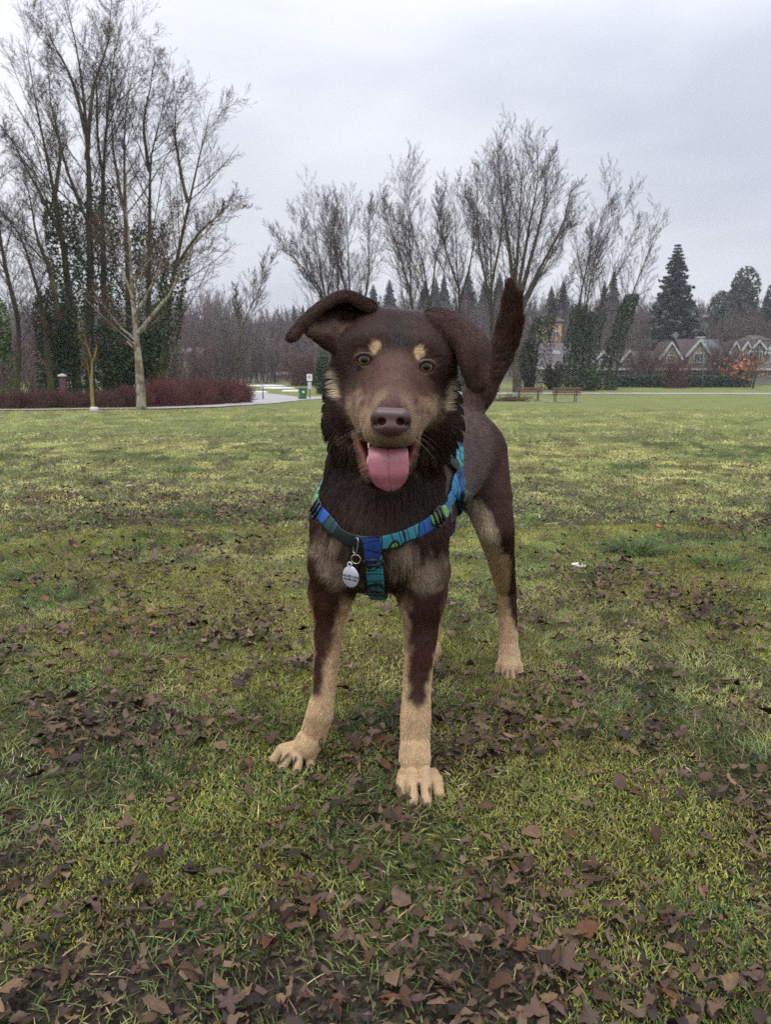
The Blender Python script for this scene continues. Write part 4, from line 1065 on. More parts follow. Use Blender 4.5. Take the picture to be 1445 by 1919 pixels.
def gable(parent, x, y, z0, w, h, hw, wall, win=True):
    """A dormer gable: pale face, white barge boards, its own little roof."""
    f = Buf().prism([(x - w / 2, z0), (x + w / 2, z0), (x + w / 2, z0 + hw), (x, z0 + hw + h), (x - w / 2, z0 + hw)], y, y + 3.2).build('gable_wall', wall, parent)
    b_ = Buf()
    for sx in (-1, 1):
        p = np.array([[x + sx * (w / 2 + 0.35), z0 + hw - 0.35 * 2 * h / w], [x, z0 + hw + h + 0.05]]); d = p[1] - p[0]; d = d / np.linalg.norm(d); nn = np.array([-d[1], d[0]]) * (1 if sx < 0 else -1)
        q = [p[0], p[1], p[1] + np.array([0, 0.34]), p[0] + nn * 0.30]
        b_.prism(q if sx < 0 else q[::-1], y - 0.30, y - 0.14)
    b_.build('barge_board', trim_m, parent)
    r = Buf()
    for sx in (-1, 1):
        q = [(x + sx * (w / 2 + 0.4), z0 + hw - 0.4 * 2 * h / w + 0.24), (x, z0 + hw + h + 0.3), (x, z0 + hw + h + 0.5), (x + sx * (w / 2 + 0.4), z0 + hw - 0.4 * 2 * h / w + 0.42)]
        r.prism(q if sx > 0 else q[::-1], y - 0.13, y + 4.5)
    r.build('gable_roof', roof_m, parent)
    if win:
        window(parent, x, z0 + hw * 0.55 + 0.15, w * 0.42, hw * 0.75, y - 0.05, 2)
HY = 103.0
def zpx(v, Y): return float(P(700, v, Y)[2])
def house(label, u0, u1, v_eave, v_ridge, gables, windows, Y=HY, wall=wall_t, roof=roof_m, chim=None, group='gabled houses behind the hedge'):
    uc = (u0 + u1) / 2; b = np.array([P(uc, 700, Y)[0], Y, 0.0]); b[2] = G(b[0], Y) - 0.3
    X = lambda u: float(P(u, 700, Y)[0] - b[0])
    x0, x1 = X(u0), X(u1); ze = zpx(v_eave, Y) - b[2]; zr = zpx(v_ridge, Y) - b[2]; D = 9.0
    t = thing('house', label, 'house', b, 0, group)
    Buf().box(((x0 + x1) / 2, D / 2, ze / 2), (x1 - x0 - 0.3, D, ze)).build('wall', wall, t)
    # roof: two long slopes with thickness
    o = 0.5
    prof = [(-o, ze - 0.1), (-o, ze + 0.15), (D / 2, zr), (D + o, ze + 0.15), (D + o, ze - 0.1), (D / 2, zr - 0.3)]
    V = [[x, y, z] for x in (x0 - 0.2, x1 + 0.2) for y, z in prof]; n = 6
    F = [(i, (i + 1) % n, (i + 1) % n + n, i + n) for i in range(n)] + [(0, 5, 2, 1), (2, 5, 4, 3), (6, 7, 8, 11), (8, 9, 10, 11)]
    r = Buf().add(V, F).build('roof', roof, t)
    Buf().box(((x0 + x1) / 2, -o - 0.08, ze), (x1 - x0 + 0.4, 0.12, 0.26)).build('gutter', trim_m, t)
    if chim:
        Buf().box((X(chim[0]), D / 2 - 0.5, zpx(chim[1], Y) - b[2] - 0.8), (0.9, 0.7, 1.6)).box((X(chim[0]), D / 2 - 0.5, zpx(chim[1], Y) - b[2]), (1.1, 0.9, 0.15)).build('chimney', trim_m, r)
    for (u, w, v0, ve, vp) in gables:
        z0 = zpx(v0, Y) - b[2]; gable(t, X(u), 0.2, z0, w * Y / FPX, zpx(vp, Y) - zpx(ve, Y), zpx(ve, Y) - b[2] - z0, wall)
    for (u, v, wp, hp, m) in windows:
        window(t, X(u), zpx(v, Y) - b[2], wp * Y / FPX, hp * Y / FPX, -0.04, m)
    return t
house('house with one white trimmed gable, left in the row', 1196, 1288, 692, 655, [(1257, 30, 684, 668, 645)], [(1229, 700, 12, 8, 1), (1282, 700, 12, 8, 1)])
house('house with a big roof, slate panel and one broad gable', 1289, 1366, 692, 632, [(1309, 36, 684, 664, 641)], [(1313, 700, 9, 8, 1), (1330, 700, 10, 8, 1), (1353, 700, 7, 7, 1)], chim=(1331, 629))
house('house with two narrow pointed gables, right of the big roof', 1367, 1408, 692, 648, [(1377, 20, 684, 664, 645), (1398, 22, 686, 664, 645)], [(1374, 700, 9, 8, 1), (1400, 700, 9, 8, 1)])
house('grey white gabled house at the right edge of the row', 1409, 1470, 692, 640, [(1420, 30, 684, 660, 642), (1450, 26, 684, 660, 645)], [(1418, 700, 9, 8, 1), (1444, 700, 9, 8, 1)], wall=wall_g, roof=roof_g)
house('shadowed house half hidden by the leaning ivy clad trees', 1096, 1194, 692, 660, [(1206 - 26, 26, 686, 676, 660), (1130, 24, 686, 676, 662)], [(1110, 700, 9, 8, 1), (1165, 699, 9, 7, 1)], Y=106, wall=wall_g)
house('house with a mauve brown roof and round white vent behind the ivy trees', 1005, 1092, 690, 640, [], [(1020, 698, 9, 8, 1), (1060, 698, 9, 8, 1)], Y=108, wall=wall_g, roof=roof_g)
b_ = Buf(); q = P(1046, 664, 109.5)
tv = bpy.data.objects['house.005']
b_.tube([[q[0] - tv.location[0], 2.2, q[2] - tv.location[2]], [q[0] - tv.location[0], 2.8, q[2] - tv.location[2]]], 0.6, 16).build('round_vent', trim_m, tv, False)
# slate panel on the big roof
th = bpy.data.objects['house.001']; X = lambda u: float(P(u, 700, HY)[0] - th.location[0])
ze, zr = zpx(692, HY) - th.location[2] + 0.15, zpx(632, HY) - th.location[2]
def onroof(u, f): return [X(u), -0.5 + 5.0 * f, ze + (zr - ze) * f + 0.06]
Buf().add([onroof(1335, 0.68), onroof(1364, 0.68), onroof(1356, 0.97), onroof(1335, 0.97)] + [[x, y, z - 0.05] for x, y, z in (onroof(1335, 0.68), onroof(1364, 0.68), onroof(1356, 0.97), onroof(1335, 0.97))], [(0, 1, 2, 3), (7, 6, 5, 4), (0, 4, 5, 1), (1, 5, 6, 2), (2, 6, 7, 3), (3, 7, 4, 0)]).build('roof_panel', slate_m, th)
def plain_house(label, u, v_base, v_eave, v_ridge, wpx, Y, wall, roof, wins, group=None):
    x = P(u, 700, Y)[0]; zb = zpx(v_base, Y); zg = G(x, Y); z0 = min(zb, zg - 0.5)
    t = thing('house', label, 'house', (x, Y, z0), 0, group); s = Y / FPX; W = wpx * s; D = 7.0; ze = zpx(v_eave, Y) - z0; zr = zpx(v_ridge, Y) - z0
    Buf().box((0, D / 2, ze / 2), (W, D, ze)).build('wall', wall, t)
    V = [[-W / 2 - .5, -.5, ze], [W / 2 + .5, -.5, ze], [W / 2 + .5, D + .5, ze], [-W / 2 - .5, D + .5, ze], [-W / 2 * .55, D / 2, zr], [W / 2 * .55, D / 2, zr]]
    V = [[a, b_, c + 0.2] for a, b_, c in V] + V[:4]
    Buf().add(V, [(0, 1, 5, 4), (1, 2, 5), (2, 3, 4, 5), (3, 0, 4), (6, 7, 1, 0), (7, 8, 2, 1), (8, 9, 3, 2), (9, 6, 0, 3), (9, 8, 7, 6)]).build('roof', roof, t)
    for (du, v, wp, hp, m) in wins:
        window(t, du * s, zpx(v, Y) - z0, wp * s, hp * s, -0.05, m)
plain_house('yellow house on the slope behind the ivy clad trees', 1033, 645, 604, 588, 34, 150, wall_y, roof_m, [(-6, 626, 8, 7, 1), (6, 626, 9, 7, 1), (-10, 612, 5, 5, 0), (8, 612, 5, 5, 0)])
plain_house('white house with a pale top high on the hill', 1317, 625, 596, 588, 22, 190, trim_m, roof_g, [(0, 600, 7, 6, 1), (7, 600, 4, 6, 0), (-7, 602, 4, 6, 0)])
plain_house('low grey house seen through bare scrub, left of the dog', 356, 690, 664, 652, 44, 112, wall_g, roof_g, [(-8, 676, 7, 6, 1), (8, 676, 7, 6, 1)])
plain_house('small white house on the far skyline over the dog ear tip', 520, 640, 624, 616, 10, 290, trim_m, roof_g, [(0, 628, 3, 3, 0)])
plain_house('long grey building at the end of the snow, left of the sign', 530, 714, 704, 699, 38, 118, wall_g, roof_g, [(-10, 709, 4, 4, 0), (0, 709, 4, 4, 0), (10, 709, 4, 4, 0)])
plain_house('tan house with a brown roof low behind the rounded evergreen', 1424, 680, 640, 628, 30, 135, wall_g, roof_m, [(0, 652, 6, 6, 1)])
# ------------------------------------------------------------------ the dog
# the body is one implicit surface: tapered limbs and muscles blended together, then meshed
HV = 0.003
LO = np.array([-0.24, 0.86, -0.02]); HI = np.array([0.34, 1.86, 0.90])
DIM = np.ceil((HI - LO) / HV).astype(int) + 1
FLD = np.full(DIM, 1.0, np.float32)
PRIMS = []                     # (a, b, ra, rb, region) for the lie of the coat

def _box(lo, hi):
    i0 = np.clip(np.floor((lo - LO) / HV).astype(int), 0, DIM); i1 = np.clip(np.ceil((hi - LO) / HV).astype(int) + 1, 0, DIM)
    sl = tuple(slice(a, b) for a, b in zip(i0, i1))
    g = [LO[k] + HV * np.arange(i0[k], i1[k], dtype=np.float32) for k in range(3)]
    return sl, g

def _cone_d(g, a, b, ra, rb):
    X, Y, Z = g[0][:, None, None], g[1][None, :, None], g[2][None, None, :]
    ba = b - a; L = max(float(ba @ ba), 1e-9)
    t = np.clip(((X - a[0]) * ba[0] + (Y - a[1]) * ba[1] + (Z - a[2]) * ba[2]) / L, 0, 1)
    d = np.sqrt((X - a[0] - t * ba[0]) ** 2 + (Y - a[1] - t * ba[1]) ** 2 + (Z - a[2] - t * ba[2]) ** 2)
    return d - (ra + t * (rb - ra))

def cone_m(a, b, ra, rb, k=0.02, region='body', sub=False):
    a = np.asarray(a, float); b = np.asarray(b, float)
    m = max(ra, rb) + k + 0.012
    sl, g = _box(np.minimum(a, b) - m, np.maximum(a, b) + m)
    d = _cone_d(g, a, b, ra, rb)
    F = FLD[sl]
    if sub:
        d = -d
        h = np.maximum(k - np.abs(F - d), 0) / k
        FLD[sl] = np.maximum(F, d) + h * h * k * 0.25
        return
    h = np.maximum(k - np.abs(F - d), 0) / k
    FLD[sl] = np.minimum(F, d) - h * h * k * 0.25
    if region:
        PRIMS.append((a, b, ra, rb, region))

def seg(q0, q1, k=0.02, region='body', sub=False):
    """A tapered piece between two (u, v, Y, radius in px)."""
    a, b = P(*q0[:3]), P(*q1[:3])
    cone_m(a, b, q0[3] * mpp(a), q1[3] * mpp(b), k, region, sub)

def chain(qs, k=0.02, region='body'):
    """A limb of several tapered pieces that share their joints."""
    p = [P(*q[:3]) for q in qs]; r = [q[3] * mpp(a) for q, a in zip(qs, p)]
    A = np.array(p); m = max(r) + k + 0.012
    sl, g = _box(A.min(0) - m, A.max(0) + m)
    d = None
    for i in range(len(p) - 1):
        e = _cone_d(g, p[i], p[i + 1], r[i], r[i + 1])
        if d is None:
            d = e
        else:
            d = np.minimum(d, e)
        PRIMS.append((p[i], p[i + 1], r[i], r[i + 1], region))
    F = FLD[sl]
    h = np.maximum(k - np.abs(F - d), 0) / k
    FLD[sl] = np.minimum(F, d) - h * h * k * 0.25

# trunk
chain([(712, 985, 1.25, 108), (800, 885, 1.45, 92), (862, 850, 1.585, 74)], 0.03, 'trunk')
chain([(735, 860, 1.32, 88), (800, 838, 1.45, 66), (868, 832, 1.60, 58)], 0.03, 'trunk')
seg((712, 985, 1.22, 104), (708, 1045, 1.24, 66), 0.03, 'chest')
seg((708, 990, 1.16, 60), (708, 1040, 1.17, 46), 0.03, 'chest')
# neck
chain([(738, 770, 1.22, 86), (722, 880, 1.225, 104), (714, 975, 1.215, 108)], 0.03, 'neck')
# shoulders and fore legs
seg((650, 985, 1.21, 60), (624, 1060, 1.215, 40), 0.03, 'chest')
seg((776, 985, 1.22, 58), (790, 1055, 1.215, 44), 0.03, 'chest')
chain([(626, 1045, 1.22, 44), (621, 1110, 1.235, 33), (616, 1180, 1.235, 26), (611, 1250, 1.23, 21.5), (607, 1300, 1.225, 20),
       (600, 1335, 1.22, 24), (588, 1375, 1.222, 23), (574, 1398, 1.215, 24)], 0.014, 'foreleg')
chain([(790, 1050, 1.21, 46), (791, 1115, 1.215, 38), (789, 1180, 1.21, 31), (785, 1250, 1.20, 25.5), (781, 1300, 1.19, 25),
       (779, 1338, 1.18, 27.5), (778, 1385, 1.172, 26), (778, 1420, 1.155, 28)], 0.014, 'foreleg')
seg((621, 1110, 1.235, 33), (640, 1075, 1.30, 40), 0.03, 'foreleg')
seg((791, 1115, 1.215, 36), (800, 1070, 1.30, 44), 0.03, 'foreleg')

def paw(tips, knuckles, heel, rt, rk, region='paw'):
    """Four toes, each from a knuckle to a tip on the ground, and the pad behind."""
    for (u, v), kn in zip(tips, knuckles):
        a = P(*kn); b = PZ(u, v, rt * 0.9)
        mid = a * 0.45 + b * 0.55 + np.array([0, 0, 0.007])
        cone_m(a, mid, rk, rt * 1.05, 0.003, region); cone_m(mid, b, rt * 1.05, rt * 0.92, 0.002, region)
    cone_m(P(*heel[0]), P(*heel[1]), heel[2], heel[3], 0.012, region)
paw([(753, 1486), (774, 1501), (800, 1502), (823, 1488)],
    [(757, 1446, 1.145), (772, 1436, 1.145), (795, 1437, 1.145), (812, 1448, 1.148)],
    [(777, 1414, 1.160), (785, 1444, 1.158), 0.0178, 0.012], 0.0090, 0.0082)
paw([(513, 1424), (530, 1436), (556, 1440), (582, 1430)],
    [(548, 1398, 1.225), (556, 1399, 1.222), (567, 1402, 1.222), (580, 1404, 1.226)],
    [(578, 1394, 1.228), (560, 1410, 1.225), 0.018, 0.012], 0.0090, 0.0085)
# hind leg on the photograph's right, then the far one
chain([(890, 850, 1.60, 58), (912, 930, 1.56, 46), (928, 990, 1.53, 34), (939, 1045, 1.58, 24), (949, 1105, 1.66, 17),
       (952, 1150, 1.66, 16), (953, 1205, 1.64, 16.5), (955, 1232, 1.625, 19)], 0.018, 'hindleg')
paw([(934, 1262), (947, 1271), (962, 1272), (975, 1265)],
    [(944, 1236, 1.615), (950, 1234, 1.61), (959, 1234, 1.61), (967, 1238, 1.615)],
    [(954, 1230, 1.628), (955, 1242, 1.62), 0.017, 0.012], 0.0092, 0.0092)
chain([(820, 880, 1.68, 54), (816, 950, 1.64, 42), (812, 1000, 1.61, 30), (812, 1060, 1.66, 22), (812, 1115, 1.75, 15),
       (811, 1160, 1.74, 13), (810, 1205, 1.72, 14), (809, 1222, 1.70, 15)], 0.018, 'hindleg')
paw([(796, 1233), (805, 1238), (814, 1238), (820, 1233)],
    [(800, 1218, 1.70), (806, 1217, 1.70), (812, 1217, 1.70), (817, 1218, 1.70)],
    [(809, 1216, 1.71), (809, 1226, 1.70), 0.017, 0.016], 0.0095, 0.0105)
# tail
chain([(862, 800, 1.60, 30), (886, 762, 1.64, 24), (904, 722, 1.66, 24), (927, 683, 1.67, 20), (945, 645, 1.675, 20), (957, 602, 1.675, 20),
       (960, 565, 1.67, 15), (956, 536, 1.665, 6)], 0.02, 'tail')
# skull, cheeks, brow
seg((706, 642, 1.15, 63), (776, 648, 1.15, 62), 0.03, 'head')
seg((688, 668, 1.125, 58), (794, 678, 1.125, 56), 0.03, 'head')
seg((668, 715, 1.145, 48), (672, 775, 1.16, 56), 0.03, 'ruff')
seg((808, 726, 1.145, 44), (800, 780, 1.16, 54), 0.03, 'ruff')
seg((690, 800, 1.18, 66), (786, 805, 1.18, 62), 0.03, 'ruff')
seg((704, 650, 1.093, 22), (672, 656, 1.108, 20), 0.03, 'head')
seg((785, 659, 1.093, 22), (815, 670, 1.108, 20), 0.03, 'head')
# muzzle
chain([(742, 668, 1.105, 40), (740, 715, 1.06, 33), (736, 765, 0.995, 29)], 0.02, 'muzzle')
chain([(738, 745, 1.075, 62), (733, 785, 1.02, 47), (731, 799, 0.99, 33)], 0.02, 'muzzle')
seg((713, 775, 1.03, 39), (705, 811, 1.005, 22), 0.02, 'muzzle')
seg((750, 778, 1.03, 39), (754, 813, 1.005, 22), 0.02, 'muzzle')
seg((696, 775, 1.068, 38), (691, 808, 1.058, 22), 0.024, 'muzzle')
seg((764, 780, 1.068, 38), (765, 812, 1.058, 22), 0.024, 'muzzle')
seg((700, 740, 1.09, 46), (668, 765, 1.13, 44), 0.03, 'head')
seg((772, 745, 1.09, 44), (800, 772, 1.13, 42), 0.03, 'head')
seg((715, 806, 0.995, 22), (750, 809, 0.995, 22), 0.012, 'muzzle')
# open mouth between the lips and the lower jaw
seg((694, 850, 1.01, 18), (760, 853, 1.01, 18), 0.005, None, True)
seg((684, 841, 1.06, 16), (766, 848, 1.06, 15), 0.005, None, True)
chain([(724, 868, 1.13, 48), (722, 876, 1.08, 31), (722, 882, 1.035, 21)], 0.008, 'jaw')
seg((687, 858, 1.085, 9), (700, 885, 1.035, 12), 0.006, 'jaw')
seg((760, 862, 1.085, 8), (744, 884, 1.035, 11), 0.006, 'jaw')
# the lower lip runs from each corner of the mouth down to the chin
LIPS = [[(667, 812, 1.095, 8), (675, 842, 1.065, 8.5), (685, 872, 1.045, 10), (698, 891, 1.03, 12)], [(781, 818, 1.095, 7), (776, 842, 1.07, 7.5), (768, 868, 1.05, 9), (752, 888, 1.035, 11)]]
for q in LIPS:
    chain(q, 0.004, 'jaw')
seg((688, 846, 1.105, 17), (764, 849, 1.105, 17), 0.006, 'jaw')
# hollow eye sockets
EYES = [(P(682.5, 674, 1.075), 0.0120), (P(799.5, 687.5, 1.075), 0.0120)]
for e, r in EYES:
    cone_m(e + np.array([0, -0.006, 0]), e + np.array([0, -0.03, 0]), 0.0098, 0.013, 0.005, None, True)
    th = np.linspace(0, 2 * math.pi, 33)
    for t in th[:-1]:
        q = e + np.array([0.0130 * math.cos(t), -0.0078 - (0.0030 if math.sin(t) > 0 else 0.0) * math.sin(t), (0.0078 if math.sin(t) > 0 else 0.0098) * math.sin(t)])
        rr = 0.0019 + 0.0007 * max(0, math.sin(t))
        cone_m(q, q + np.array([0, 0, 0.0006]), rr, rr, 0.003, None)

def sheet(rows, r, k, region, n=26):
    """A thin curved sheet through rows of (u, v, Y) control points; every row has the same count."""
    R = np.array([[P(*q) for q in row] for row in rows])
    def resample(a, n):
        m = a.shape[0]; s = np.linspace(0, m - 1, n); i = np.clip(s.astype(int), 0, m - 2); f = (s - i)
        # Catmull-Rom
        p0 = a[np.clip(i - 1, 0, m - 1)]; p1 = a[i]; p2 = a[i + 1]; p3 = a[np.clip(i + 2, 0, m - 1)]
        f = f.reshape((-1,) + (1,) * (a.ndim - 1))
        return 0.5 * (2 * p1 + (p2 - p0) * f + (2 * p0 - 5 * p1 + 4 * p2 - p3) * f * f + (3 * p1 - p0 - 3 * p2 + p3) * f ** 3)
    A = resample(R, n); A = resample(A.transpose(1, 0, 2), n).transpose(1, 0, 2)
    for i in range(n):
        for j in range(n - 1):
            a, b = A[i, j], A[i, j + 1]
            m = r + k + 0.006
            sl, g = _box(np.minimum(a, b) - m, np.maximum(a, b) + m)
            d = _cone_d(g, a, b, r, r); F = FLD[sl]
            h = np.maximum(k - np.abs(F - d), 0) / k
            FLD[sl] = np.minimum(F, d) - h * h * k * 0.25
    return A
EAR = 0.0034
# ear on the photograph's left: folded over at the crest, open towards the camera
ear_l = sheet([[(702, 578, 1.15), (655, 556, 1.15), (618, 568, 1.145), (580, 595, 1.13), (552, 622, 1.11)],
               [(700, 574, 1.125), (652, 553, 1.115), (612, 566, 1.105), (572, 598, 1.095), (543, 632, 1.085)],
               [(690, 578, 1.115), (648, 558, 1.105), (612, 571, 1.095), (577, 600, 1.088), (552, 632, 1.080)]], EAR, 0.004, 'ear', 24)
ear_l2 = sheet([[(702, 590, 1.155), (655, 570, 1.16), (616, 580, 1.15), (585, 605, 1.135)],
                [(690, 612, 1.125), (650, 597, 1.125), (610, 598, 1.12), (582, 611, 1.11)],
                [(685, 650, 1.115), (640, 648, 1.105), (606, 632, 1.10), (582, 620, 1.092)],
                [(670, 672, 1.12), (636, 660, 1.115), (608, 640, 1.105), (588, 620, 1.10)]], EAR, 0.005, 'ear', 20)
# ear on the photograph's right: hangs down over the cheek
ear_r = sheet([[(800, 588, 1.16), (820, 584, 1.165), (845, 590, 1.175), (868, 602, 1.19)],
               [(806, 592, 1.125), (838, 594, 1.115), (872, 606, 1.13), (903, 630, 1.16)],
               [(836, 622, 1.105), (860, 622, 1.09), (890, 636, 1.105), (914, 652, 1.15)],
               [(856, 652, 1.10), (873, 656, 1.078), (895, 664, 1.09), (914, 676, 1.135)],
               [(870, 688, 1.095), (882, 692, 1.075), (897, 697, 1.082), (909, 702, 1.115)],
               [(882, 716, 1.09), (890, 722, 1.078), (898, 723, 1.080), (904, 722, 1.10)]], EAR, 0.005, 'ear', 26)

def surface_nets(F):
    ins = F < 0
    c = np.zeros(tuple(s - 1 for s in F.shape), np.uint8)
    for dx in (0, 1):
        for dy in (0, 1):
            for dz in (0, 1):
                c += ins[dx:F.shape[0] - 1 + dx, dy:F.shape[1] - 1 + dy, dz:F.shape[2] - 1 + dz]
    I = np.argwhere((c > 0) & (c < 8))
    idx = np.full(c.shape, -1, np.int32); idx[tuple(I.T)] = np.arange(len(I))
    cor = [(x, y, z) for x in (0, 1) for y in (0, 1) for z in (0, 1)]
    val = np.stack([F[I[:, 0] + x, I[:, 1] + y, I[:, 2] + z] for x, y, z in cor], 1)
    acc = np.zeros((len(I), 3)); cnt = np.zeros(len(I))
    for i, a in enumerate(cor):
        for j, b in enumerate(cor):
            if j > i and sum(abs(p - q) for p, q in zip(a, b)) == 1:
                m = (val[:, i] < 0) != (val[:, j] < 0)
                t = val[:, i] / np.where(m, val[:, i] - val[:, j], 1)
                acc[m] += (np.array(a) + t[:, None] * (np.array(b) - np.array(a)))[m]; cnt[m] += 1
    V = LO + HV * (I + acc / cnt[:, None])
    Q = []
    for ax in range(3):
        o1, o2 = [(1, 2), (2, 0), (0, 1)][ax]
        s0 = [slice(None)] * 3; s1 = [slice(None)] * 3
        s0[ax] = slice(0, -1); s1[ax] = slice(1, None)
        ch = np.argwhere(ins[tuple(s0)] != ins[tuple(s1)])
        ch = ch[(ch[:, o1] > 0) & (ch[:, o2] > 0) & (ch[:, o1] < F.shape[o1] - 1) & (ch[:, o2] < F.shape[o2] - 1)]
        def at(d1, d2):
            q = ch.copy(); q[:, o1] += d1; q[:, o2] += d2
            return idx[tuple(q.T)]
        quad = np.stack([at(-1, -1), at(0, -1), at(0, 0), at(-1, 0)], 1)
        flip = ~ins[tuple(ch.T)]
        quad[flip] = quad[flip][:, ::-1]
        Q.append(quad)
    return V, np.concatenate(Q)

def fld_at(p):
    q = np.clip((np.asarray(p) - LO) / HV, 0, DIM - 1.001); i = q.astype(int); f = q - i
    v = 0
    for x in (0, 1):
        for y in (0, 1):
            for z in (0, 1):
                w = (f[..., 0] if x else 1 - f[..., 0]) * (f[..., 1] if y else 1 - f[..., 1]) * (f[..., 2] if z else 1 - f[..., 2])
                v = v + w * FLD[i[..., 0] + x, i[..., 1] + y, i[..., 2] + z]
    return v
def fld_grad(p, e=0.004):
    p = np.asarray(p, float)
    return norm(np.stack([fld_at(p + np.eye(3)[k] * e) - fld_at(p - np.eye(3)[k] * e) for k in range(3)], -1))
def to_surface(p, off=0.0, n=12):
    """Move points onto the body's skin (plus an offset)."""
    p = np.array(p, float)
    for _ in range(n):
        p = p - fld_grad(p) * np.clip(fld_at(p) - off, -0.02, 0.02)[..., None]
    return p
def hit(u, v, lo=0.85, hi=1.8):
    d = ray(u, v); t = np.linspace(lo, hi, 1600)[:, None] * d / d[1] + CAMP
    f = fld_at(t); i = np.nonzero(f < 0)[0]
    return t[i[0]] if len(i) else hit(u + (1.0 if u < 715 else -1.0), v, lo, hi)

BV, BQ = surface_nets(FLD)
# relax the mesh a little
_e = np.concatenate([BQ[:, [0, 1]], BQ[:, [1, 2]], BQ[:, [2, 3]], BQ[:, [3, 0]]])
for _ in range(2):
    s = np.zeros_like(BV); c = np.zeros(len(BV))
    for k in range(3):
        s[:, k] = np.bincount(_e[:, 0], BV[_e[:, 1], k], len(BV)) + np.bincount(_e[:, 1], BV[_e[:, 0], k], len(BV))
    c = np.bincount(_e[:, 0], minlength=len(BV)) + np.bincount(_e[:, 1], minlength=len(BV))
    BV = BV * 0.5 + 0.5 * s / np.maximum(c, 1)[:, None]
def vnormals(V, Q):
    n = np.cross(V[Q[:, 2]] - V[Q[:, 0]], V[Q[:, 3]] - V[Q[:, 1]])
    out = np.zeros_like(V)
    for k in range(3):
        for j in range(4):
            out[:, k] += np.bincount(Q[:, j], n[:, k], len(V))
    return norm(out)
BN = vnormals(BV, BQ)
if np.mean(np.sum(BN * fld_grad(BV), -1)) < 0:
    BQ = BQ[:, ::-1]; BN = -BN

# ---- lie of the coat, length and colour at every vertex
REG = {}
def _dist(p, a, b, ra, rb):
    ba = b - a; L = max(float(ba @ ba), 1e-9)
    t = np.clip((p - a) @ ba / L, 0, 1)
    return np.linalg.norm(p - a - t[:, None] * ba, axis=1) - (ra + t * (rb - ra))
SKULLC = P(740, 700, 1.0)
flow = np.zeros_like(BV); wsum = np.zeros(len(BV))
for a, b, ra, rb, rg in PRIMS:
    w = np.exp(-np.maximum(_dist(BV, a, b, ra, rb), 0) / 0.008)
    if rg in ('head', 'ruff', 'muzzle', 'jaw'):
        f = norm(BV - (P(736, 800, 0.93) if rg != 'ruff' else P(740, 690, 1.02)))
    elif rg == 'trunk':
        f = norm(np.broadcast_to(b - a, BV.shape)) + np.array([0, 0, -0.25])
    elif rg == 'neck':
        f = norm(b - a) + np.array([0, 0.25, -0.3]) + 0.5 * np.c_[np.sign(BV[:, 0]) * 0, np.zeros(len(BV)), np.zeros(len(BV))]
    elif rg == 'chest':
        f = np.array([0, 0.15, -1.0]) + 1.2 * np.c_[(BV[:, 0] - P(710, 1000, 1.2)[0]) / 0.1, np.zeros(len(BV)), np.zeros(len(BV))]
    else:
        f = norm(np.broadcast_to(b - a, BV.shape))
    flow += w[:, None] * f; wsum += w
    REG[rg] = REG.get(rg, 0) + w
tot = np.maximum(sum(REG.values()), 1e-6)
for k in REG:
    REG[k] = REG[k] / tot
flow = norm(flow / np.maximum(wsum, 1e-6)[:, None])
def near(A, r):
    A = A.reshape(-1, 3); out = np.full(len(BV), 9.0)
    lo, hi = A.min(0) - r * 3, A.max(0) + r * 3
    m = np.all((BV > lo) & (BV < hi), 1); q = BV[m]
    d = np.full(len(q), 9.0)
    for a in A:
        d = np.minimum(d, np.linalg.norm(q - a, axis=1))
    out[m] = d
    return out
e_l = near(np.concatenate([ear_l.reshape(-1, 3), ear_l2.reshape(-1, 3)]), 0.01); e_r = near(ear_r, 0.01)
ear_w = np.clip((0.0085 - np.minimum(e_l, e_r)) / 0.003, 0, 1)
fl_l = norm(P(545, 635, 1.08) - P(690, 580, 1.14)); fl_r = norm(P(895, 730, 1.08) - P(850, 600, 1.12))
flow = norm(flow * (1 - ear_w[:, None]) + ear_w[:, None] * np.where((e_l < e_r)[:, None], fl_l, fl_r))
flow = norm(flow - BN * np.sum(flow * BN, -1, keepdims=True) + 1e-6)

length = 0.016 * np.ones(len(BV))
for k, L in dict(trunk=0.010, chest=0.016, neck=0.026, foreleg=0.009, hindleg=0.011, paw=0.0035, tail=0.026, head=0.010, ruff=0.027, muzzle=0.0045, jaw=0.009).items():
    length += (L - 0.016) * REG[k]
length = length * (1 - ear_w) + 0.0075 * ear_w
def capd(q0, q1, sy=0.5):
    """Distance in photograph px from a line between two (u, v, Y), squashed along the view."""
    a, b = P(*q0), P(*q1); s = mpp((a + b) / 2)
    S = np.array([1, sy, 1.0]); p = BV * S; a = a * S; b = b * S
    ba = b - a; L = max(float(ba @ ba), 1e-9)
    t = np.clip((p - a) @ ba / L, 0, 1)
    return np.linalg.norm(p - a - t[:, None] * ba, axis=1) / s
CHOC = np.array(lin(78, 47, 34)); DARK = np.array(lin(52, 33, 26)); RUST = np.array(lin(104, 62, 42)); BACK_SHEEN = np.array(lin(104, 84, 78))
TAN = np.array(lin(204, 175, 136)); CREAM = np.array(lin(204, 186, 154)); MUZ = np.array(lin(160, 134, 106)); BRIDGE = np.array(lin(104, 72, 58))
PINK = np.array(lin(150, 92, 90))
bc = np.tile(CHOC, (len(BV), 1))
nz = noise(BV, 90, 3, 2)[:, None]
def blend(w, c):
    global bc
    w = np.clip(w, 0, 1)[:, None]
    bc = bc * (1 - w) + w * c
def paint(q0, q1, r, soft, c, amt=1.0, sy=0.5, mask=None):
    d = capd(q0, q1, sy) + (nz[:, 0] - 0.5) * soft * 1.2
    w = np.clip((r - d) / max(soft, 1e-3) + 0.5, 0, 1) * amt
    blend(w if mask is None else w * mask, c)
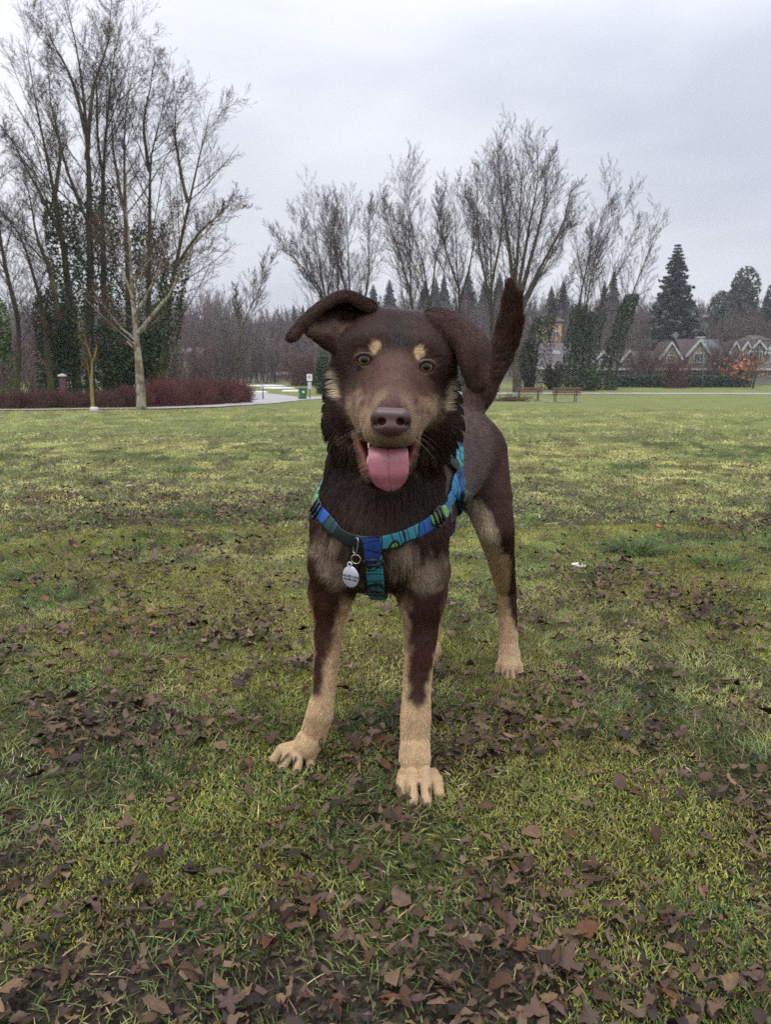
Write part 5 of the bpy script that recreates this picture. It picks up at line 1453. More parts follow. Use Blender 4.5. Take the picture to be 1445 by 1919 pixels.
blend(REG['trunk'] * 0.9, BACK_SHEEN); blend(REG['neck'] * 0.95, DARK * 0.8); blend(REG['ruff'] * 0.85, DARK * 0.85); blend(REG['tail'] * 0.8, np.array(lin(70, 42, 30)))  # the trunk's grey is sky sheen on the wet back, painted into the coat
blend(REG['chest'] * 0.7, np.array(lin(84, 64, 54)))
blend(ear_w * 0.8, RUST)
legm = REG['foreleg'] + REG['hindleg'] + REG['paw']
# fore legs: tan with a dark stripe down the front and outside
paint((622, 1160, 1.23), (610, 1300, 1.23), 60, 30, TAN, 1, 0.3, legm); paint((600, 1310, 1.22), (560, 1430, 1.2), 90, 16, TAN, 1, 0.3, legm)
paint((612, 1090, 1.20), (602, 1190, 1.20), 28, 18, CHOC, 1, 0.4); paint((600, 1190, 1.20), (590, 1290, 1.20), 16, 14, CHOC, 1, 0.4)
paint((785, 1160, 1.21), (782, 1300, 1.2), 60, 30, TAN, 1, 0.3, legm); paint((780, 1310, 1.18), (785, 1480, 1.12), 90, 16, TAN, 1, 0.3, legm)
paint((800, 1090, 1.17), (799, 1200, 1.17), 36, 18, CHOC, 1, 0.4); paint((797, 1190, 1.165), (789, 1270, 1.16), 25, 12, CHOC, 1, 0.4); paint((788, 1260, 1.16), (783, 1312, 1.155), 18, 10, CHOC * 0.85, 1, 0.4)
# hind legs
paint((893, 960, 1.50), (930, 1060, 1.55), 22, 12, CREAM, 0.9, 0.3); paint((928, 1050, 1.56), (948, 1150, 1.64), 24, 10, TAN, 1, 0.3); paint((950, 1150, 1.65), (956, 1275, 1.6), 50, 18, TAN, 1, 0.3)
paint((962, 1060, 1.60), (968, 1160, 1.66), 12, 8, CHOC, 1, 0.4); paint((815, 1020, 1.7), (812, 1235, 1.7), 50, 18, TAN, 1, 0.2, REG['hindleg'] + REG['paw'])
# chest patches
paint((612, 1030, 1.17), (640, 1075, 1.17), 26, 36, np.array(lin(186, 164, 142)), 0.95, 0.3); paint((768, 1040, 1.17), (806, 1072, 1.17), 28, 40, np.array(lin(186, 164, 142)), 0.95, 0.3)
# face
mz = REG['muzzle']
blend(REG['head'] * 0.75, np.array(lin(62, 38, 28)))
blend(np.clip(mz * 1.3 - 0.35, 0, 1) * 0.9, BRIDGE)
paint((668, 770, 1.06), (690, 815, 1.02), 24, 34, MUZ * 1.35, 0.9, 0.3); paint((802, 772, 1.06), (777, 815, 1.03), 24, 34, MUZ * 1.35, 0.9, 0.3)
paint((712, 745, 1.0), (690, 790, 1.0), 12, 14, MUZ * 1.1, 0.7, 0.3); paint((760, 750, 1.0), (775, 800, 1.0), 12, 14, MUZ * 1.1, 0.7, 0.3)
paint((690, 815, 1.0), (775, 818, 1.0), 20, 14, MUZ, 0.8, 0.3)
paint((706, 735, 1.02), (765, 735, 1.02), 10, 26, BRIDGE * 1.15, 0.6, 0.3)
paint((632, 700, 1.13), (637, 740, 1.12), 10, 6, CREAM * 1.15, 1.0, 0.3); paint((838, 718, 1.13), (832, 762, 1.12), 10, 6, CREAM * 1.15, 1.0, 0.3)
paint((652, 820, 1.13), (690, 880, 1.09), 14, 30, MUZ, 0.55, 0.2); paint((790, 840, 1.12), (776, 880, 1.08), 10, 26, MUZ, 0.5, 0.2)
paint((740, 595, 1.1), (742, 645, 1.09), 16, 24, DARK * 0.7, 0.95, 0.3); paint((712, 690, 1.08), (700, 720, 1.07), 10, 14, DARK, 0.7, 0.3); paint((770, 698, 1.08), (778, 728, 1.07), 10, 14, DARK, 0.7, 0.3)
paint((701, 655, 1.06), (706, 647, 1.06), 9.5, 3, TAN * 1.15, 1, 0.3); paint((786, 660, 1.06), (788, 664, 1.06), 11, 3, TAN * 1.15, 1, 0.3)
spot = np.clip((16 - np.minimum(capd((702, 657, 1.06), (706, 650, 1.06), 0.3), capd((786, 662, 1.06), (787, 666, 1.06), 0.3))) / 5, 0, 1)
length = length * (1 - 0.5 * spot)
# inside of the folded ear, mouth lining
paint((600, 618, 1.10), (640, 612, 1.115), 13, 20, np.array(lin(150, 122, 104)), 0.7, 0.3); paint((645, 596, 1.12), (668, 604, 1.12), 7, 8, DARK * 0.4, 0.9, 0.3)  # the dark stroke paints shade into the ear hollow
TOE_SHADE = np.array(lin(70, 50, 42))  # shade in the creases between the toes, painted as colour
for q0, q1 in (((764, 1496, 1.10), (767, 1462, 1.12)), ((787, 1503, 1.10), (784, 1460, 1.12)), ((811, 1496, 1.10), (803, 1462, 1.12)),
               ((521, 1433, 1.19), (541, 1412, 1.2)), ((543, 1440, 1.19), (556, 1416, 1.2)), ((569, 1436, 1.19), (570, 1416, 1.2)),
               ((940, 1268, 1.59), (946, 1250, 1.6)), ((954, 1272, 1.59), (954, 1250, 1.6)), ((968, 1269, 1.59), (963, 1250, 1.6))):
    paint(q0, q1, 2.6, 3.0, TOE_SHADE * 0.7, 0.95, 0.07)
def inmouth(p):
    a, b = P(692, 848, 1.02), P(762, 851, 1.02)
    ba = b - a; t = np.clip((p - a) @ ba / (ba @ ba), 0, 1); d = p - a - t[:, None] * ba
    return np.sqrt((d[:, 1] * 0.35) ** 2 + d[:, 0] ** 2 + d[:, 2] ** 2)
mouth_w = np.clip((0.0155 - inmouth(BV)) / 0.003, 0, 1) * (BV[:, 1] < 1.12)
mouth_w = np.maximum(mouth_w, np.clip((0.022 - inmouth(BV)) / 0.003, 0, 1) * (BV[:, 1] > 1.06) * (BV[:, 1] < 1.12))
jaw_lip = np.zeros(len(BV))
for q, sg in zip(LIPS, (1, -1)):
    for a_, b_ in zip(q, q[1:]):
        A_, B_ = P(*a_[:3]), P(*b_[:3]); ba = B_ - A_; t = np.clip((BV - A_) @ ba / (ba @ ba), 0, 1)
        o_ = BV - A_ - t[:, None] * ba; d_ = np.linalg.norm(o_, axis=1); s_ = mpp(A_)
        jaw_lip = np.maximum(jaw_lip, np.clip((15 * s_ - d_) / (3 * s_), 0, 1) * np.clip((o_[:, 0] * sg / s_ + 4) / 3, 0, 1))
jaw_lip *= (BV[:, 1] < 1.11) * np.clip(REG['jaw'] * 2, 0, 1)
blend(mouth_w, np.array(lin(140, 62, 52))); blend(jaw_lip * 0.9, np.array(lin(150, 78, 70)))
bare = np.clip(mouth_w + jaw_lip, 0, 1)
for e, r in EYES:
    d = np.linalg.norm((BV - e) * np.array([1, 0.5, 1]), axis=1)
    w = np.clip((0.0165 - d) / 0.003, 0, 1)
    blend(w * 0.85, np.array(lin(92, 66, 60))); bare = np.maximum(bare, w)
    blend(np.clip((0.0105 - d) / 0.002, 0, 1), np.array(lin(30, 20, 18)))
# toe creases already carry their painted shade
length *= (0.6 + 0.8 * noise(BV, 40, 5, 2))

dog = thing('dog', 'chocolate brown and tan dog standing on the lawn with its tongue out', 'dog', (0, 0, 0))
qs = Nodes('dog_skin')
_a = qs.n('ShaderNodeAttribute', attribute_name='col')
qs.set(color=qs.mix(0.35, _a.outputs['Color'], (0.01, 0.007, 0.006)), rough=0.55, spec=0.3)
qs.bump(qs.noise(900, 2), 0.3, 0.002)
body = mesh_obj('body', BV, BQ, qs.m, dog, True, bc)
# ------------------------------------------------------------------ nose, eyes, tongue, teeth, claws
_body_field = (FLD, LO, HI, DIM, HV)
def small_field(lo, hi, hv):
    global FLD, LO, HI, DIM, HV
    LO, HI, HV = np.asarray(lo, float), np.asarray(hi, float), hv
    DIM = np.ceil((HI - LO) / HV).astype(int) + 1
    FLD = np.full(DIM, 1.0, np.float32)
def body_field():
    global FLD, LO, HI, DIM, HV
    FLD, LO, HI, DIM, HV = _body_field

_c = P(732, 792, 0.97)
small_field(_c - 0.04, _c + 0.04, 0.0008)
dy = -0.004
_np = len(PRIMS)
seg((712, 779, 0.975 + dy, 16.5), (754, 781, 0.975 + dy, 16.5), 0.004)
seg((705, 786, 0.980 + dy, 10.5), (760, 788, 0.980 + dy, 10.5), 0.006)
seg((722, 799, 0.971 + dy, 14), (742, 800, 0.971 + dy, 14), 0.006)
seg((731, 806, 0.974 + dy, 13), (730, 813, 0.980 + dy, 9), 0.006)
seg((704, 797, 0.977 + dy, 7.5), (719, 806, 0.970 + dy, 8.5), 0.004)
seg((761, 798, 0.977 + dy, 7.5), (745, 807, 0.970 + dy, 8.5), 0.004)
for c, o in ((715.5, -1), (750.5, 1)):
    seg((c, 790.5, 0.950 + dy, 6.2), (c + o, 790.5, 0.978 + dy, 5.5), 0.003, None, True)
    seg((c - o * 3, 790.5, 0.950 + dy, 3.8), (c - o * 2, 790.5, 0.974 + dy, 4.4), 0.003, None, True)
    seg((c + o * 4, 793, 0.952 + dy, 3.6), (c + o * 13, 797, 0.972 + dy, 3.0), 0.003, None, True)
seg((731, 800, 0.9505 + dy, 2.0), (730, 820, 0.958 + dy, 2.4), 0.003, None, True)
NV, NQ = surface_nets(FLD)
body_field()
del PRIMS[_np:]
qn = Nodes('nose_leather')
_v = qn.n('ShaderNodeTexVoronoi', {'Scale': 900.0, 'Vector': qn.coord()})
qn.set(color=qn.mix(qn.noise(60, 3), lin(66, 44, 42), lin(84, 58, 54)), rough=0.34, spec=0.5)
qn.bump(_v.outputs['Distance'], 0.22, 0.0006)
mesh_obj('nose', NV, NQ[:, ::-1] if np.mean(np.sum(vnormals(NV, NQ) * (NV - NV.mean(0)), -1)) < 0 else NQ, qn.m, dog)

IRIS = np.array(lin(128, 95, 56)); IRIS2 = np.array(lin(82, 68, 44))
for e, r in EYES:
    nt, nph = 44, 48
    aim = norm(CAMP + np.array([0.0, 0, 0.05]) - e)
    ax = norm(np.cross(aim, [0, 0, 1.0])); ay = np.cross(ax, aim)
    V = []; C = []
    for i in range(nt + 1):
        th = math.pi * (i / nt) ** 1.3
        for k in range(nph):
            ph = 2 * math.pi * k / nph
            V.append(e + r * (aim * math.cos(th) + math.sin(th) * (ax * math.cos(ph) + ay * math.sin(ph))))
            d = math.degrees(th); stk = 0.8 + 0.4 * _hash(np.array([k]), np.array([int(e[0] * 9999)]), np.array([3]), 5)[0]
            if d < 23: c = np.array([0.004, 0.004, 0.005])
            elif d < 43:
                f = (d - 23) / 20; c = (IRIS2 * (1 - f) + IRIS * f) * stk * (0.45 if d < 25 else 1.0)
            elif d < 49: c = np.array(lin(60, 36, 22)) * 0.5
            else: c = np.array(lin(74, 44, 34)) * 0.5
            C.append(c)
    F = [(i * nph + k, i * nph + (k + 1) % nph, (i + 1) * nph + (k + 1) % nph, (i + 1) * nph + k) for i in range(nt) for k in range(nph)]
    qe = mat_attr('eyeball', 0.08, 0.5)
    mesh_obj('eye', V, np.array(F)[:, ::-1], qe, dog, True, np.array(C))

def loft(name, rows, thick, groove, mat, parent, nseg=28):
    """A tongue-like slab through rows of (u, v, Y, half width px)."""
    c = np.array([P(*q[:3]) for q in rows]); w = np.array([q[3] * mpp(a) for q, a in zip(rows, c)])
    n = 40; s = np.linspace(0, len(rows) - 1, n); i = np.clip(s.astype(int), 0, len(rows) - 2); f = s - i
    def cr(a):
        p0, p1, p2, p3 = a[np.clip(i - 1, 0, None)], a[i], a[i + 1], a[np.clip(i + 2, 0, len(rows) - 1)]
        g = f if a.ndim == 1 else f[:, None]
        return 0.5 * (2 * p1 + (p2 - p0) * g + (2 * p0 - 5 * p1 + 4 * p2 - p3) * g * g + (3 * p1 - p0 - 3 * p2 + p3) * g ** 3)
    c = cr(c); w = np.maximum(cr(w), 0.0004)
    tan = norm(np.gradient(c, axis=0)); side = norm(np.broadcast_to(RIGHT, c.shape) - tan * (tan @ RIGHT)[:, None]); nrm = np.cross(side, tan)
    nrm = np.where(nrm @ np.array([0, -1.0, 0.3])[:, None] < 0, -nrm, nrm) if False else nrm * np.sign(np.sum(nrm * np.array([0, -1, 0.4]), -1, keepdims=True))
    V = []; U = []
    for k in range(n):
        for m in range(nseg):
            a = 2 * math.pi * m / nseg; x = math.cos(a); y = math.sin(a)
            h = thick * y * min(1.0, w[k] / 0.012) * (1 - 0.25 * x * x)
            if y > 0:
                h -= groove * math.exp(-(x / 0.10) ** 2) - 0.0012 * math.exp(-((abs(x) - 0.45) / 0.3) ** 2)
            V.append(c[k] + side[k] * w[k] * x + nrm[k] * h); U.append((x, k / (n - 1), 1.0 if y > 0 else 0.0))
    F = [(k * nseg + m, k * nseg + (m + 1) % nseg, (k + 1) * nseg + (m + 1) % nseg, (k + 1) * nseg + m) for k in range(n - 1) for m in range(nseg)]
    F += [tuple(range(nseg)), tuple((n - 1) * nseg + m for m in range(nseg))]
    return mesh_obj(name, V, F, mat, parent, True, uv=U)
qt = Nodes('tongue')
_u = qt.n('ShaderNodeAttribute', attribute_name='suv')
_x = qt.n('ShaderNodeSeparateXYZ', {0: _u.outputs['Vector']})
_mid = qt.n('ShaderNodeMath', {0: _x.outputs['X']}, operation='ABSOLUTE').outputs[0]
_tc = qt.mix(qt.noise(120, 4, 0.6, qt.coord()), lin(150, 88, 96), lin(178, 110, 118))
_spots = qt.ramp(qt.noise(210, 2, 0.5, qt.coord()), [(0.66, (0, 0, 0)), (0.72, (1, 1, 1))])
_tc = qt.mix(qt.n('ShaderNodeMath', {0: _spots, 1: 0.35}, operation='MULTIPLY').outputs[0], _tc, lin(96, 58, 66))
_tc = qt.mix(qt.ramp(_mid, [(0.0, (0.75,) * 3), (0.035, (0, 0, 0))]), _tc, lin(104, 60, 70))
qt.set(color=_tc, rough=0.30, spec=0.6)
qt.b.inputs['Subsurface Weight'].default_value = 0.25
qt.b.inputs['Subsurface Radius'].default_value = (0.004, 0.0015, 0.001)
qt.bump(qt.noise(1400, 2, 0.5, qt.coord()), 0.35, 0.001)
loft('tongue', [(727, 862, 1.09, 26), (727, 848, 1.05, 33), (727, 840, 1.02, 36), (727.5, 845, 1.0, 37.5), (728, 858, 0.992, 38), (728.5, 875, 0.99, 38), (729.5, 890, 0.99, 36.5),
                (731, 903, 0.994, 31), (732.5, 912, 0.997, 23), (733.5, 917.5, 1.0, 12), (734, 919, 1.001, 3)], 0.0042, 0.0016, qt.m, dog)
tooth_m = mat_plain('tooth', lin(214, 206, 184), 0.3, 0.08)
for q0, q1 in (((689.5, 872, 1.012, 3.2), (690.5, 854, 1.008, 1.0)), ((765, 872, 1.014, 2.6), (764, 860, 1.010, 1.0)), ((692, 831, 1.03, 3.0), (691, 843, 1.026, 1.0))):
    a, b = P(*q0[:3]), P(*q1[:3])
    Buf().tube([a, a * 0.5 + b * 0.5, b], [q0[3] * mpp(a), q0[3] * 0.75 * mpp(a), q1[3] * mpp(a)], 8).build('tooth', tooth_m, dog, True)
claw_m = mat_plain('claw', lin(62, 50, 46), 0.35, 0.3, 200)
for tips, rt in (([(755, 1488), (774, 1502), (800, 1503), (822, 1489)], 0.0105), ([(511, 1426), (528, 1440), (556, 1444), (583, 1432)], 0.0105),
                 ([(933, 1264), (947, 1274), (962, 1275), (976, 1267)], 0.0095), ([(796, 1235), (805, 1240), (814, 1240), (820, 1235)], 0.009)):
    for u, v in tips:
        a = PZ(u, v, 0.008); o = norm(np.array([a[0] * 0.3, -1.0, 0]))
        Buf().tube([a - o * 0.001, a + o * 0.007 + [0, 0, -0.0005], a + o * 0.012 + [0, 0, -0.004]], [0.0032, 0.0026, 0.0007], 7).build('claw', claw_m, dog, True)
a = hit(600, 1390)
Buf().tube([a + [0, 0.004, 0.006], a + [0.002, -0.005, -0.001], a + [0.002, -0.006, -0.009]], [0.004, 0.0032, 0.0008], 7).build('claw', claw_m, dog, True)

# ------------------------------------------------------------------ harness
HARN = []
harness = thing('dog_harness', 'blue, teal and green patterned harness buckled round the dog', 'harness')
qh = Nodes('harness_webbing')
_u = qh.n('ShaderNodeAttribute', attribute_name='suv').outputs['Vector']
_w = qh.n('ShaderNodeMapping', {'Vector': _u, 'Scale': (26.0, 20.0, 1.0), 'Rotation': (0, 0, 0.5)}).outputs[0]
_w = qh.n('ShaderNodeVectorMath', {0: _w, 1: qh.n('ShaderNodeVectorMath', {0: qh.n('ShaderNodeTexNoise', {'Vector': _u, 'Scale': 26.0, 'Detail': 1.0}).outputs['Color'], 1: (1.6, 1.6, 0)}, operation='MULTIPLY').outputs[0]}, operation='ADD').outputs[0]
_vc = qh.n('ShaderNodeTexVoronoi', {'Vector': _w, 'Scale': 1.0}, voronoi_dimensions='2D')
_ve = qh.n('ShaderNodeTexVoronoi', {'Vector': _w, 'Scale': 1.0}, voronoi_dimensions='2D', feature='DISTANCE_TO_EDGE')
_k = qh.n('ShaderNodeSeparateColor', {0: _vc.outputs['Color']}).outputs[0]
_hc = qh.ramp(_k, [(0.0, lin(32, 62, 128)), (0.24, lin(30, 82, 152)), (0.42, lin(38, 118, 164)), (0.56, lin(54, 132, 146)), (0.68, lin(34, 68, 70)), (0.82, lin(22, 30, 30)), (0.88, lin(112, 162, 96))], 'CONSTANT')
_wav = qh.n('ShaderNodeTexWave', {'Vector': _u, 'Scale': 22.0, 'Distortion': 6.0, 'Detail': 1.0}).outputs['Fac']
_hc = qh.mix(qh.ramp(_ve.outputs['Distance'], [(0.03, (1, 1, 1)), (0.07, (0, 0, 0))]), _hc, (0.006, 0.008, 0.01))
_hc = qh.mix(qh.ramp(_wav, [(0.93, (0, 0, 0)), (0.97, (0.8,) * 3)]), _hc, (0.008, 0.011, 0.012))
qh.set(color=_hc, rough=0.55, spec=0.35)
qh.bump(qh.n('ShaderNodeTexWave', {'Vector': _u, 'Scale': 190.0}, bands_direction='DIAGONAL').outputs['Fac'], 0.25, 0.0006)
black_m = mat_plain('black_plastic', (0.012, 0.012, 0.013), 0.35, 0.2, 60)

def strap(name, pts, width, off=0.005, thick=0.0028, n=90, mat=None, relax=2):
    c = to_surface(spline(pts, n), off)
    for _ in range(relax):
        c[1:-1] = c[1:-1] * 0.5 + 0.25 * (c[:-2] + c[2:])
    nr = fld_grad(c, 0.012)
    for _ in range(4):
        nr[1:-1] = norm(nr[1:-1] * 0.5 + 0.25 * (nr[:-2] + nr[2:]))
    tan = norm(np.gradient(c, axis=0)); sd = norm(np.cross(tan, nr)); nr = np.cross(sd, tan)
    arc = np.r_[0, np.cumsum(np.linalg.norm(np.diff(c, axis=0), axis=1))]
    prof = [(-1, 0.2), (-0.96, 0.8), (-0.8, 1.0), (0, 1.06), (0.8, 1.0), (0.96, 0.8), (1, 0.2), (0.96, -0.4), (0, -0.5), (-0.96, -0.4)]
    m = len(prof); V = []; U = []
    for k in range(n):
        for x, h in prof:
            V.append(c[k] + sd[k] * x * width / 2 + nr[k] * h * thick); U.append((arc[k], x * width / 2, 0))
    F = [(k * m + j, k * m + (j + 1) % m, (k + 1) * m + (j + 1) % m, (k + 1) * m + j) for k in range(n - 1) for j in range(m)]
    F += [tuple(range(m)), tuple((n - 1) * m + j for j in range(m))]
    mesh_obj(name, V, F, mat or qh.m, harness, True, uv=np.array(U) + 0.37 * len(harness.children))
    for x in (-0.4, 0, 0.4):
        HARN.extend((c + sd * x * width)[::2])
    return c, tan, sd, nr

front = [(592, 930), (601, 955), (622, 979), (643, 1000), (668, 1011), (700, 1015), (740, 1009), (775, 995), (803, 979), (822, 963), (838, 938), (848, 908), (855, 882)]
fp = [hit(*q) for q in front]
ring = [P(612, 860, 1.30)] + fp + [P(850, 850, 1.31), P(820, 800, 1.37), P(760, 780, 1.40), P(700, 800, 1.39), P(640, 830, 1.35), P(612, 860, 1.30)]
nc = strap('chest_strap', ring, 0.021, 0.0055, n=160)
fr = [hit(*q) for q in ((697, 1004), (700, 1030), (703, 1060), (705, 1090), (706, 1106))]
sc = strap('sternum_strap', fr + [P(716, 1125, 1.27), P(740, 1110, 1.36)], 0.026, 0.0075, n=60)
gp = [hit(857, 872), hit(862, 905), hit(861, 940), hit(853, 985)]
gc = strap('girth_strap', [P(760, 775, 1.43), P(825, 800, 1.43)] + gp + [P(800, 1050, 1.40), P(740, 1085, 1.38), P(665, 1050, 1.38), P(610, 960, 1.42), P(640, 850, 1.44), P(760, 775, 1.43)], 0.022, 0.0045, n=140)

def frame_at(cn, target):
    c, t, s, n = cn
    k = int(np.argmin(np.linalg.norm(c - target, axis=1)))
    return c[k], t[k], s[k], n[k]
def slide(cn, target, w, l, name='slide_buckle', bars=3):
    """A black adjuster: two rails along the strap and bars across it."""
    c, t, s, n = frame_at(cn, target)
    b = Buf()
    loop = [s * w / 2 + t * l / 2, -s * w / 2 + t * l / 2, -s * w / 2 - t * l / 2, s * w / 2 - t * l / 2]
    q = [c + n * 0.0042 + p for p in loop]
    for i in range(4):
        b.tube([q[i], q[(i + 1) % 4]], 0.0019, 8)
    if bars == 3:
        b.tube([c + n * 0.005 + s * w / 2, c + n * 0.005 - s * w / 2], 0.0021, 8)
    return b.build(name, black_m, harness, True)
slide(nc, fp[1], 0.026, 0.020); slide(nc, hit(815, 970), 0.027, 0.020)
slide(sc, hit(702, 1047), 0.028, 0.009, 'slide_buckle', 2); slide(sc, hit(706, 1099), 0.031, 0.006, 'slide_buckle', 2)
# side-release clip on the flank
c, t, s, n = frame_at(gc, hit(861, 935))
M = np.stack([t, s, n], 1)
def rbox(b, c, size, M, r=0.35):
    """A box with its long edges eased."""
    hx, hy, hz = (q / 2 for q in size); V = []; m = 12
    for x, k in ((-1, 0.72), (-0.9, 0.95), (-0.4, 1.0), (0.4, 1.0), (0.9, 0.95), (1, 0.72)):
        for j in range(m):
            a = 2 * math.pi * j / m
            cx, cy = math.cos(a), math.sin(a)
            V.append(np.array([x * hx, k * hy * math.copysign(abs(cx) ** 0.5, cx), k * hz * math.copysign(abs(cy) ** 0.5, cy)]))
    V = np.array(V) @ M.T + c
    F = [(i * m + j, i * m + (j + 1) % m, (i + 1) * m + (j + 1) % m, (i + 1) * m + j) for i in range(5) for j in range(m)]
    b.add(V, F + [tuple(range(m))[::-1], tuple(5 * m + j for j in range(m))])
b = Buf(); rbox(b, c + n * 0.010, (0.056, 0.026, 0.013), M)
clip = b.build('clip', black_m, harness, True)
b = Buf()
for k in (-1, 1):
    rbox(b, c + n * 0.012 + s * k * 0.012 + t * 0.004, (0.030, 0.006, 0.009), M)
b.build('clip_release', black_m, clip, True)

# identity tag on its rings
tag_m = mat_plain('tag_metal', lin(196, 196, 210), 0.35, 0.06, 120, metal=0.55)
steel_m = mat_plain('ring_steel', lin(190, 184, 172), 0.25, 0.1, 60, metal=0.9)
idt = thing('identity_tag', 'oval silver tag hanging by a ring from the front of the harness', 'pet tag')
ty = min(float(hit(657, 1080)[1]) - 0.034, float(hit(667, 1045)[1]) - 0.018, float(hit(660, 1060)[1]) - 0.018)
px = mpp(P(657, 1080, ty))
tc = P(657, 1081, ty); ta = math.radians(-14)
tx = np.array([math.cos(ta) * 0.86, -0.42, -math.sin(ta) * 0.3]); tx = norm(tx); tz = norm(np.array([0.16, -0.06, 0.98]) - tx * np.dot(tx, np.array([0.16, -0.06, 0.98]))); tn = np.cross(tx, tz)
def disc(b, c, rx, rz, th, n=40):
    V = []; 
    for d, k in ((-1, 0.95), (-0.5, 1.0), (0.5, 1.0), (1, 0.95)):
        for j in range(n):
            a = 2 * math.pi * j / n
            V.append(c + tx * rx * k * math.cos(a) + tz * rz * k * math.sin(a) + tn * d * th / 2)
    F = [(i * n + j, i * n + (j + 1) % n, (i + 1) * n + (j + 1) % n, (i + 1) * n + j) for i in range(3) for j in range(n)]
    b.add(V, F + [tuple(range(n))[::-1], tuple(3 * n + j for j in range(n))])
b = Buf(); disc(b, tc, 17.5 * px, 20.5 * px, 0.0018)
b.build('plate', tag_m, idt, True)
b = Buf(); a = np.linspace(0, 2 * math.pi, 17)[:-1]
e = tc + tz * 23.5 * px
b.tube([e + tx * 4.2 * px * math.cos(q) + tz * 4.2 * px * math.sin(q) for q in np.linspace(0, 2 * math.pi, 17)], 0.0013, 8, False)
b.build('eyelet', tag_m, idt, True)
b = Buf(); rc_ = P(667, 1048, ty - 0.002)
b.tube([rc_ + np.array([8.6 * px * math.cos(q), -2.5 * px * math.cos(q), 8.6 * px * math.sin(q)]) for q in np.linspace(0, 2 * math.pi, 25)], 0.00085, 8, False)
b.build('split_ring', steel_m, idt, True)
b = Buf(); q0, q1 = P(669, 1008, min(float(hit(669, 1008)[1]) - 0.011, ty + 0.006)), P(664.5, 1037, ty - 0.001)
ax_ = q1 - q0; L_ = np.linalg.norm(ax_); ax_ = ax_ / L_; sd_ = norm(np.array([0.55, -0.83, 0]))
b.tube([(q0 + q1) / 2 + ax_ * (L_ / 2) * math.cos(q) + sd_ * 0.0055 * math.copysign(abs(math.sin(q)) ** 0.6, math.sin(q)) for q in np.linspace(0, 2 * math.pi, 25)], 0.0011, 8, False)
b.build('snap_loop', steel_m, idt, True)
ink_m = mat_plain('engraving', (0.02, 0.02, 0.025), 0.6)
for k, (txt, size) in enumerate((('226-887-2968', 4.6), ('226-882-2881', 4.0))):
    cu = bpy.data.curves.new('lettering', 'FONT'); cu.body = txt; cu.size = size * px * 1.35; cu.align_x = 'CENTER'; cu.align_y = 'CENTER'
    cu.extrude = 0.00012; cu.offset = 0.00006
    tmp = bpy.data.objects.new('lettering', cu)
    me = bpy.data.meshes.new_from_object(tmp); me.materials.clear(); me.materials.append(ink_m)
    bpy.data.objects.remove(tmp)
    o = link(bpy.data.objects.new('lettering', me), idt)
    nn = tn if np.dot(tn, CAMP - tc) > 0 else -tn
    xx = tx * 0.98 - tz * 0.16; xx = norm(xx); zz = np.cross(nn, xx)
    pos = tc + nn * 0.0011 + tz * (1.0 - 6.2 * k) * px
    o.matrix_world = Matrix((( xx[0], zz[0], nn[0], pos[0]), (xx[1], zz[1], nn[1], pos[1]), (xx[2], zz[2], nn[2], pos[2]), (0, 0, 0, 1)))
# a few long whiskers
g = np.random.default_rng(44); W_ = []
for k in range(10):
    sg = 1 if k % 2 else -1
    a = hit(732 + sg * g.uniform(34, 50), g.uniform(788, 822)); n_ = fld_grad(a)
    d = norm(n_ * 0.8 + np.array([sg * 0.9, 0.25, g.uniform(-0.7, 0.15)])); L_ = g.uniform(0.025, 0.055); s_ = np.linspace(0, 1, 6)[:, None]
    W_.append(a + d * s_ * L_ + np.array([0, 0, -0.35]) * L_ * s_ ** 2)
curves_obj('whiskers', np.array(W_), 0.00013 * np.linspace(1, 0.2, 6)[None, :] * np.ones((len(W_), 1)), np.tile(np.array(lin(140, 124, 108)), (len(W_), 1)), mat_attr('whisker', 0.4, 0.4), dog)
# ------------------------------------------------------------------ fur
TRI = np.concatenate([BQ[:, [0, 1, 2]], BQ[:, [0, 2, 3]]])
_ar = 0.5 * np.linalg.norm(np.cross(BV[TRI[:, 1]] - BV[TRI[:, 0]], BV[TRI[:, 2]] - BV[TRI[:, 0]]), axis=1)
_dens = 1 + 1.6 * (REG['head'] + REG['muzzle'] + REG['jaw']) + 1.5 * REG['paw'] + 0.7 * (REG['foreleg'] + REG['hindleg']) + 1.0 * ear_w + 0.4 * REG['ruff'] + 0.4 * REG['tail']
_dens = _dens * (1 - np.clip(bare, 0, 1))
_p = _ar * _dens[TRI].mean(1); _p /= _p.sum()
NS = 420000
ti = rng.choice(len(TRI), NS, p=_p)
r1 = np.sqrt(rng.random(NS)); r2 = rng.random(NS)
wb = np.stack([1 - r1, r1 * (1 - r2), r1 * r2], 1)
def vat(a):
    return (a[TRI[ti]] * (wb if a.ndim == 1 else wb[:, :, None])).sum(1)
root = vat(BV); rn = norm(vat(BN)); rf = vat(flow); rl = vat(length); rc = vat(bc)
reg = {k: vat(v) for k, v in REG.items()}; rear = vat(ear_w)
shag = np.clip(0.45 * reg['neck'] + reg['ruff'] + reg['tail'] * 0.5 + 0.25 * reg['chest'], 0, 1)
# strands under the harness lie flat and short
if len(HARN):
    hd = np.full(NS, 9.0)
    H = np.array(HARN)
    m = np.all((root > H.min(0) - 0.03) & (root < H.max(0) + 0.03), 1)
    q = root[m]; d = np.full(len(q), 9.0)
    for h in H:
        d = np.minimum(d, np.linalg.norm(q - h, axis=1))
    hd[m] = d
    rl = np.where(hd < 0.014, 0.004, rl)
